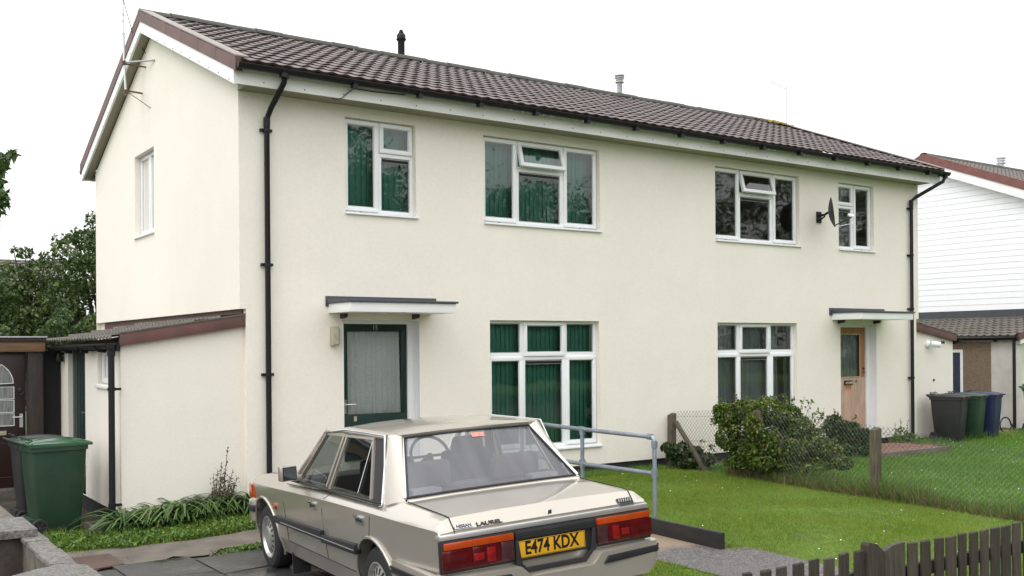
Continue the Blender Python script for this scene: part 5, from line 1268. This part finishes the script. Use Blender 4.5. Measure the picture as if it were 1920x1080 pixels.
# step and path by the timber door, hose and bricks beyond
mb=MB(); 
for i in range(10):
    for j in range(5):
        x=10.62+i*.19+(.05 if j%2 else 0); y=-.30-j*.21
        mb.box(x,x+.182,y-.20,y,-.12,.012+RNG.uniform(-.004,.004))
t=thing('door_step','low red brick landing with a concrete edge in front of the timber door','step',(11.5,-.8,-.08),world=True)
mb.build('brick_paving',BRICKR,t,bevel=.006)
mb=MB(); mb.box(10.55,12.62,-1.42,-1.36,-.2,.02); mb.box(12.60,12.66,-1.355,-.28,-.2,.02); mb.build('edge_kerb',CONC,t,bevel=.005)
mb=MB(); mb.box(16.1,19.0,-.55,.25,-.2,-.045); tag(mb.build('paving',BRICKR,None,bevel=.005,origin=(17.5,-.2,-.1)),kind='structure')
P=[]; c=Vector(on(1885,815,1,.0))
for k in range(40):
    a=k*.42; P.append((c.x+.22*math.cos(a)+k*.006,c.y+.02*k/10,.12+.17*math.sin(a)+.001*k if k<16 else .03+.05*abs(math.sin(a))))
mb=MB(); mb.tube([Vector(p)+Vector((0,0,-.03)) for p in P[:16]]+[(c.x+.35+.05*k,c.y-.05*math.sin(k),-.03) for k in range(8)],.016,6)
tag(mb.build('garden_hose',BLACKP,None,angle=60,origin=(c.x,c.y,-.05)),'loop of black hose lying by the white roughcast corner','hose')
# far house behind the trees
t=thing('distant_house','far house with a grey tiled roof showing above the back garden trees','house',(-6,36,0),world=True)
mb=MB(); mb.box(-20,4.2,32,40,-.5,4.0); mb.build('wall',ROUGHCAST,t,angle=None)
mb=MB(); tiles(mb,-20.3,4.6,31.5,3.78,4.5,1.9,13,.38,amp=.05,lip=.06,nseg=4); tiles(mb,-20.3,4.6,40.5,3.78,-4.5,1.9,13,.76,amp=.05,lip=.05,nseg=4); rf=mb.build('roof',TILEG,t,angle=50,fix=False)
mb=MB(); half_round(mb,-20.3,4.6,36,5.66,.14); mb.build('ridge_tiles',RIDGE,rf)
# ------------------------------------------------------------------ vegetation
def clump_points(n,c,r,rng,shell=.55):
    d=unit(rng.normal(size=(n,3))); rad=rng.random(n)**(1/3.)*(1-shell)+shell*rng.random(n)**.25
    return np.array(c)+d*rad[:,None]*np.array(r), d
def crown(clumps,total,size,rng,up=.35,aspect=.55,gap=.0):
    w=np.array([c[1][0]*c[1][1]+c[1][2]*c[1][0] for c in clumps]); w/=w.sum(); Vs=[];Fs=[];k=0
    for (c,r),f in zip(clumps,w):
        n=max(8,int(total*f)); P,d=clump_points(n,c,r,rng); V,F=leaf_quads(P,size,up,d*.8,aspect,rng); Vs.append(V); Fs.append(F+k); k+=len(V)
    return np.concatenate(Vs),np.concatenate(Fs)
def limb_mesh(t,base,top,r0,tips,mt,rng):
    mb=MB(); b=Vector(base); tp=Vector(top); P=[b.lerp(tp,f)+Vector((rng.normal()*.05,rng.normal()*.05,0))*(1 if 0<f<1 else 0) for f in (0,.25,.5,.75,1)]
    mb.tube(P,[r0,r0*.8,r0*.62,r0*.45,r0*.25],8)
    for tip in tips:
        f=rng.uniform(.3,.85); s=b.lerp(tp,f); e=Vector(tip); m=s.lerp(e,.5)+Vector((0,0,rng.uniform(.0,.2)))
        mb.tube([s,m,e],[r0*.4,r0*.22,r0*.07],6)
    return mb.build('trunk',mt,t,angle=60)
def tree(name,label,base,H,R_,nleaf,size,mt,seed,group=None,low=.25,ncl=16,shoots=()):
    rng=np.random.default_rng(seed); t=thing(name,label,'tree',base,0,group,world=True); b=np.array(base)
    cl=[]
    for i in range(ncl):
        f=(i+.5)/ncl; z=low*H+(H*.98-low*H)*f; a=i*2.4+rng.random(); rr_=R_*math.sin(PI*min(1,.22+.70*f))*rng.uniform(.35,.85)
        s=R_*rng.uniform(.36,.56)*(1.1-.40*f)
        cl.append((b+np.array([rr_*math.cos(a),rr_*math.sin(a),z]),(s,s,s*.8)))
    for c in shoots: cl.append((np.array(c[0]),c[1]))
    V,F=crown(cl,nleaf,size,rng); np_mesh('crown',V,F,mt,t)
    limb_mesh(t,b,b+np.array([0,0,H*.86]),H*.028,[c[0] for c in cl],BARK,rng); return t
g='trees in the back garden behind the store'
tree('garden_tree','tall dark sycamore close behind the left gable corner',(1.05,11.6,-.2),4.6,1.7,20000,.115,TREEA,21,g,shoots=[(on(172,418,1,11.6),(.16,.16,.30)),(on(160,450,1,11.6),(.28,.25,.25)),(on(140,445,1,11.4),(.10,.10,.24))])
tree('garden_tree','bushy dark tree in the middle of the back garden group',(-.25,12.8,-.2),3.95,1.5,17000,.11,TREEA,22,g,shoots=[(on(122,462,1,12.6),(.10,.10,.22)),(on(103,458,1,12.4),(.09,.1,.25)),(on(84,480,1,12.6),(.12,.1,.16)),(on(47,475,1,12.6),(.22,.2,.14)),(on(25,468,1,12.6),(.09,.08,.08))])
tree('garden_tree','dark bushy tree at the left picture edge under the distant roof',(-1.5,12.0,-.2),3.55,1.5,16000,.11,TREEA,23,g)
tree('small_tree','pale green young tree in front of the dark back garden trees',(-.35,9.6,-.2),2.9,.62,3600,.09,TREEB,24,low=.35,ncl=9)
tree('small_tree','leafy elder bush just behind the store roof beside the gable wall',(.35,9.9,-.2),2.75,.9,6500,.10,TREEA,25,low=.3,ncl=9)
# tree reaching in at the left edge
t=thing('evergreen_tree','glossy leaved tree whose branch tips reach in at the left edge above the porch','tree',(-4.6,1.6,-.2),world=True); rng=np.random.default_rng(31)
cl=[]
for (u,v,ru,rv) in ((4,300,18,20),(18,298,9,9),(2,335,11,14),(-25,310,30,40),(-60,330,40,60),(-40,380,40,40),(-5,352,6,6)):
    c=on(u,v,1,1.0); s=1901./13.6; cl.append((c+np.array([0,rng.uniform(-.3,.3),0]),(ru/s,ru/s,rv/s)))
V,F=crown(cl,1500,.13,rng,up=.2,aspect=.34); np_mesh('crown',V,F,LAUREL,t)
limb_mesh(t,(-4.6,1.6,-.2),(-4.5,1.5,4.6),.10,[c[0] for c in cl],BARK,rng)
# hedge shrub on the fence line
rng=np.random.default_rng(41)
def shrub(name,label,cl,n,size,mt,base,cat='shrub',shoots=None,aspect=.6,stems=8,smt=None):
    t=thing(name,label,cat,base,world=True); V,F=crown(cl,n,size,rng,up=.25,aspect=aspect)
    mb=MB(); b=np.array(base)
    if shoots:
        Vs=[V];Fs=[F];k=len(V)
        for (p,q,nn,sz) in shoots:
            p=np.array(p);q=np.array(q); f=rng.random(nn)[:,None]; P=p+(q-p)*f+rng.normal(size=(nn,3))*sz*.45
            v2,f2=leaf_quads(P,sz,.2,None,aspect,rng); Vs.append(v2);Fs.append(f2+k);k+=len(v2); mb.tube([p,q],.004,4)
        V=np.concatenate(Vs);F=np.concatenate(Fs)
    np_mesh('foliage',V,F,mt,t)
    for i in range(stems):
        c=cl[i%len(cl)][0]; mb.tube([b+np.array([rng.normal()*.08,rng.normal()*.12,0]),(b+np.array(c))/2+rng.normal(size=3)*.04,c],[.014,.010,.004],5)
    mb.build('stems',smt or BARK,t,angle=None); return t
cl=[]; hedge_=True
def addc(u,v,y,rx,rz): 
    c=on(u,v,1,y-(.28 if 1330<u<1452 and hedge_ else 0)); cl.append((c,(rx,rx*1.1,rz)))
for (u,v,y,rx,rz) in ((1362,778,-1.0,.20,.20),(1400,772,-1.25,.24,.22),(1440,772,-1.5,.26,.24),(1475,782,-1.75,.24,.22),(1365,820,-1.05,.20,.22),(1395,850,-1.2,.24,.20),(1430,825,-1.5,.28,.28),(1470,830,-1.8,.28,.28),(1500,805,-2.0,.22,.22),(1508,850,-2.2,.26,.22),(1540,840,-2.5,.20,.18),(1545,868,-2.6,.18,.12),(1410,872,-1.5,.22,.12),(1375,868,-1.2,.16,.10),(1460,866,-2.0,.24,.16),(1348,770,-.9,.10,.12),(1388,805,-1.15,.22,.2),(1412,800,-1.7,.15,.18),(1440,835,-1.8,.18,.2),(1405,845,-1.6,.16,.18),(1430,868,-1.8,.2,.12),(1475,870,-2.3,.2,.14),(1560,850,-2.7,.16,.15),(1580,868,-2.9,.16,.10),(1520,880,-2.6,.18,.10),(1525,818,-2.1,.16,.14),(1482,842,-2.35,.2,.16),(1420,770,-1.6,.16,.14)): addc(u,v,y,rx,rz)
sh=[]
for (u0,v0,u1,v1,y) in ((1490,790,1508,748,-1.9),(1505,795,1522,752,-2.0),(1515,800,1535,765,-2.1),(1360,775,1350,748,-1.0),(1450,765,1462,740,-1.6),(1410,765,1405,745,-1.3),(1535,815,1548,785,-2.3),(1480,770,1490,742,-1.8),(1385,768,1380,742,-1.3),(1430,765,1428,744,-1.6),(1345,800,1332,785,-1.0),(1550,840,1572,815,-2.5),(1565,850,1590,832,-2.7),(1345,850,1330,835,-1.1),(1525,805,1545,770,-2.1),(1470,765,1474,738,-1.8)):
    sh.append((on(u0,v0,1,y),on(u1,v1,1,y),26,.055))
bb=on(1440,890,2,-.06)
shrub('hedge','dense green hedge with reddish tips growing through the chain link fence',cl,25000,.055,HEDGE,(7.35,-1.6,-.07),'hedge',sh,stems=14); hedge_=False
cl=[]
for (u,v,y,rx,rz) in ((1585,815,-.75,.30,.26),(1612,822,-.85,.26,.20),(1565,800,-.65,.20,.22),(1600,845,-1.0,.28,.14),(1632,838,-1.0,.16,.16)): addc(u,v,y,rx,rz)
sh=[(on(1570,800,1,-.7),on(1565,770,1,-.7),26,.06),(on(1600,805,1,-.8),on(1606,778,1,-.8),20,.05),(on(1560,800,1,-.7),on(1572,778,1,-.7),20,.05)]
shrub('dark_shrub','dark rounded shrub in front of the faded timber door',cl,4200,.07,SHRUBD,tuple(np.array(on(1600,850,1,-.85))*np.array([1,1,0])+np.array([0,0,-.08])),'shrub',sh)
cl=[]
for (u,v,y,rx,rz) in ((1262,850,-.35,.13,.13),(1285,845,-.4,.16,.15),(1305,850,-.5,.12,.12),(1250,838,-.3,.10,.07),(1290,868,-.5,.20,.07),(1325,862,-.7,.16,.10)): addc(u,v,y,rx,rz)
shrub('bramble','low tangled bramble round the first fence post by the house wall',cl,1500,.075,SHRUBD,(6.95,-.42,-.07),'bush',[(on(1300,850,1,-.45),on(1318,825,1,-.45),12,.05),(on(1310,855,1,-.5),on(1316,835,1,-.5),12,.05)],aspect=.75)
cl=[]
for (u,v,y,rx,rz) in ((1690,815,-.25,.12,.16),(1705,820,-.25,.12,.10),(1680,825,-.3,.12,.10)): addc(u,v,y,rx,rz)
shrub('garden_plant','spindly pale weed growing at the foot of the right downpipe',cl,420,.055,WEED,(13.15,-.28,-.07),'plant',[(on(1690,820,1,-.25),on(1688,783,1,-.25),18,.04),(on(1700,820,1,-.25),on(1702,790,1,-.25),16,.04),(on(1680,820,1,-.25),on(1678,795,1,-.25),14,.04)],smt=SEED)
# strap-leaved clumps along the store wall
def strap_clump(x,y,n,ln,label,seed,group):
    rng=np.random.default_rng(seed); z0=h(x,y)-.01; V=[];F=[];k=0
    for i in range(n):
        a=rng.uniform(0,2*PI); L_=ln*rng.uniform(.55,1.1); w=rng.uniform(.012,.022); bx=x+rng.normal()*.05; by=y+rng.normal()*.04
        rise=rng.uniform(.75,1.4); d=np.array([math.cos(a),math.sin(a)*.8]); s=np.array([-math.sin(a),math.cos(a)])
        pts=[]
        for q in range(6):
            f=q/5; r_=L_*f*(.35+.45*f)*.95; z=z0+L_*(rise*f-.95*rise*f*f*.85)
            wq=w*(1-.75*f**2)
            p=np.array([bx+d[0]*r_,by+d[1]*r_]); V.append((*(p+s*wq),z+.0)); V.append((*(p-s*wq),z+.003))
        for q in range(5): F.append((k+2*q,k+2*q+1,k+2*q+3,k+2*q+2))
        k+=12
    o=np_mesh('strap_leaf_plant',V,F,STRAP,None,origin=(x,y,z0)); tag(o,label,'plant',group); return o
g='strap leaved plants along the store wall'
for i,(u,v,n,ln,lb) in enumerate(((215,978,90,.46,'thin clump of strap leaves beside the drain kerb and the green bin'),(275,972,120,.50,'strap leaved clump at the left front corner of the store wall'),(322,970,135,.52,'second strap leaved clump from the store corner'),(372,968,130,.52,'strap leaved clump between its two neighbours, left of the seeding stalks'),(412,965,120,.52,'strap leaved clump round the foot of the tall seeding stalks'),(452,962,110,.50,'strap leaved clump nearest the front wheel of the car'))):
    p=on(u,v,2,-.16); strap_clump(p[0],min(-.03,p[1]),int(n*1.6),ln*1.42,lb,60+i,g)
# tall seed stalks
rng=np.random.default_rng(71); t=thing('seeding_plant','tall brown seeding stalks rising above the strap leaves by the store','plant',(-.26,-.06,-.17),world=True)
mb=MB(); Vs=[];Fs=[];k=0
for (u,v,bx) in ((427,838,0),(416,866,-.05),(437,880,.04),(408,880,-.08),(400,890,-.1),(445,895,.08),(421,885,-.02),(431,893,.03),(440,905,.06)):
    e=Vector(on(u,v,1,-.05)); b=Vector((-.27+bx*.6,-.05,-.17)); m=b.lerp(e,.5)+Vector((rng.normal()*.01,0,0)); mb.tube([b,m,e],[.006,.005,.003],5)
    nn=46; f=rng.random(nn)[:,None]*.8+.2; P=np.array(b)+(np.array(e)-np.array(b))*f+rng.normal(size=(nn,3))*.018
    V,F=leaf_quads(P,.034,.1,None,.5,rng); Vs.append(V);Fs.append(F+k);k+=len(V)
    nn=90; f=rng.random(nn)[:,None]*.6; P=np.array(b)+(np.array(e)-np.array(b))*f+rng.normal(size=(nn,3))*.045
    V,F=leaf_quads(P,.055,.1,None,.35,rng); Vs.append(V);Fs.append(F+k);k+=len(V)
mb.build('stalks',SEED,t,angle=None); np_mesh('seed_heads',np.concatenate(Vs),np.concatenate(Fs),SEED,t)
# ground cover: weeds by the store, mown lawns, rough grass under the fence
hv=np.vectorize(h)
def inpoly(P,poly):
    x,y=P[:,0],P[:,1]; ins=np.zeros(len(P),bool); n=len(poly)
    for i in range(n):
        x0,y0=poly[i]; x1,y1=poly[(i+1)%n]
        c=((y0>y)!=(y1>y)); xi=(x1-x0)*(y-y0)/((y1-y0) if y1!=y0 else 1e-9)+x0; ins^=c&(x<xi)
    return ins
def blades(name,poly,n,h0,h1,w,mt,seed,label,lean=.5,dens=None):
    rng=np.random.default_rng(seed); xs=[p[0] for p in poly]; ys=[p[1] for p in poly]
    P=np.stack([rng.uniform(min(xs),max(xs),n),rng.uniform(min(ys),max(ys),n)],1); P=P[inpoly(P,poly)]
    if dens is not None: P=P[rng.random(len(P))<dens(P)]
    n=len(P); z=hv(P[:,0],P[:,1])-.006; a=rng.uniform(0,2*PI,n); ht=rng.uniform(h0,h1,n)
    patch=.75+.35*np.sin(P[:,0]*2.1+1.3*np.sin(P[:,1]*1.7))*np.sin(P[:,1]*2.6+.9*np.sin(P[:,0]*2.3)); ht*=patch
    b=np.stack([P[:,0],P[:,1],z],1); s=np.stack([np.cos(a),np.sin(a),np.zeros(n)],1)*(w*rng.uniform(.6,1.2,n))[:,None]
    l=rng.normal(size=(n,2))*lean*ht[:,None]; tip=b+np.stack([l[:,0],l[:,1],ht],1)
    V=np.stack([b-s,b+s,tip],1).reshape(-1,3); o=np_mesh(name,V,np.arange(3*n).reshape(-1,3),mt,None,nf=3); tag(o,label,'grass',None,'stuff'); return o
blades('lawn_grass',[(3.03,-5.2),(3.27,-5.25),(3.27,-8.7),(7.0,-8.7),(6.95,-.15),(3.03,-.15)],290000,.020,.048,.0027,GRASS,81,'short mown grass of the front lawn')
blades('neighbour_lawn_grass',[(7.0,-.45),(7.0,-7.5),(17.5,-7.5),(17.5,-.55),(12.7,-.3),(12.7,-1.45),(10.5,-1.45),(10.5,-.3)],150000,.035,.085,.0052,GRASSN,82,'longer grass of the neighbouring lawn behind the wire fence')
blades('verge_grass_blades',[(.99,-9.4),(2.03,-9.4),(2.07,-3.9),(.99,-3.9)],42000,.02,.05,.0034,GRASS,83,'strip of short grass between the drive and the path')
blades('rough_grass',[(6.72,-8.2),(7.32,-8.2),(7.45,-1.4),(6.85,-1.4)],15000,.06,.26,.0045,DRYG,84,'rough dry grass along the foot of the wire fence',.55)
blades('rough_green_grass',[(6.80,-8.2),(7.30,-8.2),(7.45,-1.9),(6.90,-1.9)],6000,.10,.36,.0050,GRASSN,85,'tall green grass tufts among the rough grass at the fence',.5)
blades('wall_foot_grass',[(3.05,-.42),(6.85,-.42),(6.85,-.0),(3.05,-.0)],5000,.03,.11,.0045,GRASSN,86,'tufts of grass along the foot of the front wall',.6)
blades('far_wall_foot_weeds',[(12.75,-.62),(17.6,-.75),(17.6,-.25),(12.75,-.0)],5000,.05,.22,.007,GRASSN,87,'weeds and grass along the foot of the right hand store',.6)
# low leafy weeds in front of the store
rng=np.random.default_rng(91); n=11000
P=np.stack([rng.uniform(-2.25,.35,n),rng.uniform(-1.02,.05,n)],1)
edge_y=np.interp(P[:,0],[-2.25,-1.9,-1.3,-.5,.35],[-.72,-.92,-.95,-.98,-.86])+.06*np.sin(P[:,0]*9)
keep=(P[:,1]>edge_y)&~((P[:,0]<-1.66)&(P[:,0]>-2.35)&(P[:,1]>.2)); P=P[keep]
z=hv(P[:,0],P[:,1])+rng.random(len(P))**1.6*.085
V,F=leaf_quads(np.stack([P[:,0],P[:,1],z],1),.045,.5,None,.6,rng); tag(np_mesh('ground_weeds',V,F,WEED,None),'low leafy weeds in front of the store wall','weeds',None,'stuff')
blades('weed_grass',[(-2.3,-.95),(.3,-1.0),(.3,.0),(-1.3,.0),(-2.3,.9)],9000,.03,.14,.0045,GRASS,92,'grass mixed with weeds in front of the store',.6)
n=700; P=np.stack([rng.normal(-.55,.16,n),rng.normal(-1.95,.05,n)],1); z=hv(P[:,0],P[:,1])+rng.random(n)*.05
V,F=leaf_quads(np.stack([P[:,0],P[:,1],z],1),.04,.5,None,.55,rng); tag(np_mesh('crack_weeds',V,F,WEED,None),'weeds growing in the broken edge of the concrete by the front wheel','weeds',None,'stuff')
# daisies
def daisies(name,poly,n,seed,label,r=.011):
    rng=np.random.default_rng(seed); xs=[p[0] for p in poly]; ys=[p[1] for p in poly]
    P=np.stack([rng.uniform(min(xs),max(xs),n),rng.uniform(min(ys),max(ys),n)],1); V=[];F=[];k=0
    for x,y in P:
        z=h(x,y)+rng.uniform(.035,.06); t1,t2=rng.normal(size=2)*.25
        for j in range(6): a=2*PI*j/6; V.append((x+r*math.cos(a),y+r*math.sin(a),z+r*(t1*math.cos(a)+t2*math.sin(a))))
        F.append(tuple(range(k,k+6))); k+=6
    o=np_mesh(name,V,F,PVC,None,nf=6); tag(o,label,'flowers',None,'stuff')
daisies('daisies',[(3.2,-8.5),(6.9,-.3)],80,95,'small white daisies scattered over the front lawn',.007); daisies('neighbour_daisies',[(7.3,-6.5),(15,-.6)],120,96,'small white daisies scattered over the neighbouring lawn',.009)
# grit and pale pebbles on the concrete
mb=MB(); rr=random.Random(17)
for i in range(70):
    x=rr.uniform(-2.3,.4); y=rr.uniform(-2.6,-.95); s=rr.uniform(.004,.012); z=h(x,y)+.012
    mb.lathe([(0,0),(s,s*.2),(s*.6,s*.8),(0,s*.9)],5,(x,y,z))
tag(mb.build('grit',STONE,None,angle=60),'pale grit lying on the concrete and slabs','grit',None,'stuff')
# trees across the road: seen in the photo as reflections in the upstairs panes
rng=np.random.default_rng(101); n=520000
xs=rng.uniform(4,62,n); zs_=rng.uniform(.2,13.2,n)
HX=np.interp(xs,[4,10,13,15,16.5,18,20,23,26,29,31,34,37,41,44,46,49,52,62],[8,8.5,10.4,11.2,9.4,9.0,9.9,10.1,9.3,10.2,9.7,11.6,12.6,12.2,11.6,10.2,11.9,11.2,11])
lump=sum(a_*np.sin(xs*fx+zs_*fz+p_) for a_,fx,fz,p_ in ((.5,1.3,.7,0),(.45,-.9,1.7,1.2),(.4,2.7,-1.1,2.2),(.35,3.1,2.9,.4),(.3,-4.7,3.9,3.),(.3,6.3,1.9,5.)))
edge_=HX-zs_+.9*np.sin(xs*2.3)*np.sin(xs*.9+1)+.5*np.sin(xs*5.1)
keep=(edge_>0)&((np.minimum(edge_,np.where(xs>31,.75,9.))-1.3)*.55+lump+rng.normal(size=n)*.35>.0)
P=np.stack([xs,-27+rng.normal(size=n)*.9,zs_],1)[keep]
V,F=leaf_quads(P,.20,.35,None,.55,rng); tag(np_mesh('roadside_trees',V,F,MIRRT,None),'belt of roadside trees mirrored in the upstairs window panes','trees',None,'stuff')
# ------------------------------------------------------------------ daylight: bright overcast, sun only a soft direction
w=bpy.data.worlds.new('World'); sc.world=w; w.use_nodes=True; nt=w.node_tree; nt.nodes.clear()
SUN_EL,SUN_AZ=R(48),R(252)   # azimuth clockwise from +Y: light comes from the left, a little in front of the houses
sky=N(nt,'ShaderNodeTexSky',sky_type='NISHITA',sun_disc=False,sun_elevation=SUN_EL,sun_rotation=SUN_AZ,air_density=1.0,dust_density=5.0,ozone_density=1.0)
hs=N(nt,'ShaderNodeHueSaturation',{'Saturation':.10,'Value':1.0,'Color':sky.outputs[0]})
el=N(nt,'ShaderNodeSeparateXYZ',{0:N(nt,'ShaderNodeTexCoord').outputs['Generated']}).outputs['Z']
cl_=ramp(nt,N(nt,'ShaderNodeMapRange',{'Value':el,'From Min':0,'From Max':1}).outputs[0],[(0,(.40,.40,.405)),(.35,(.60,.603,.607)),(1,(1,1,1))])
cl_=mixc(nt,1.,cl_,(10.4,10.45,10.5),'MULTIPLY')
ov=mixc(nt,.85,hs.outputs[0],cl_)   # cloud layer: white, brighter overhead than at the horizon
bg=N(nt,'ShaderNodeBackground',{'Color':ov,'Strength':.14}); out=N(nt,'ShaderNodeOutputWorld',{0:bg.outputs[0]})
ld=bpy.data.lights.new('sun','SUN'); ld.energy=.18; ld.angle=R(25); ld.color=(1,.97,.93)
so=bpy.data.objects.new('sun',ld); COL.objects.link(so)
dirv=Vector((math.sin(SUN_AZ)*math.cos(SUN_EL),math.cos(SUN_AZ)*math.cos(SUN_EL),math.sin(SUN_EL)))
so.rotation_euler=dirv.to_track_quat('Z','Y').to_euler(); so.location=dirv*40
# ------------------------------------------------------------------ camera
cd=bpy.data.cameras.new('camera'); cam=bpy.data.objects.new('camera',cd); COL.objects.link(cam); sc.camera=cam
cd.sensor_fit='HORIZONTAL'; cd.sensor_width=36; cd.lens=36*FPX/1920; cd.shift_y=SHY/1920; cd.clip_start=.1; cd.clip_end=600
M=Matrix((tuple(cR2),tuple(cU2),tuple(-cF))).transposed().to_4x4(); M.translation=Vector(CAM); cam.matrix_world=M
sc.render.resolution_x=1024; sc.render.resolution_y=576
sc.view_settings.view_transform='Standard'; sc.view_settings.look='None'; sc.view_settings.exposure=1.0; sc.view_settings.gamma=1
sc.cycles.max_bounces=8; sc.cycles.transparent_max_bounces=16
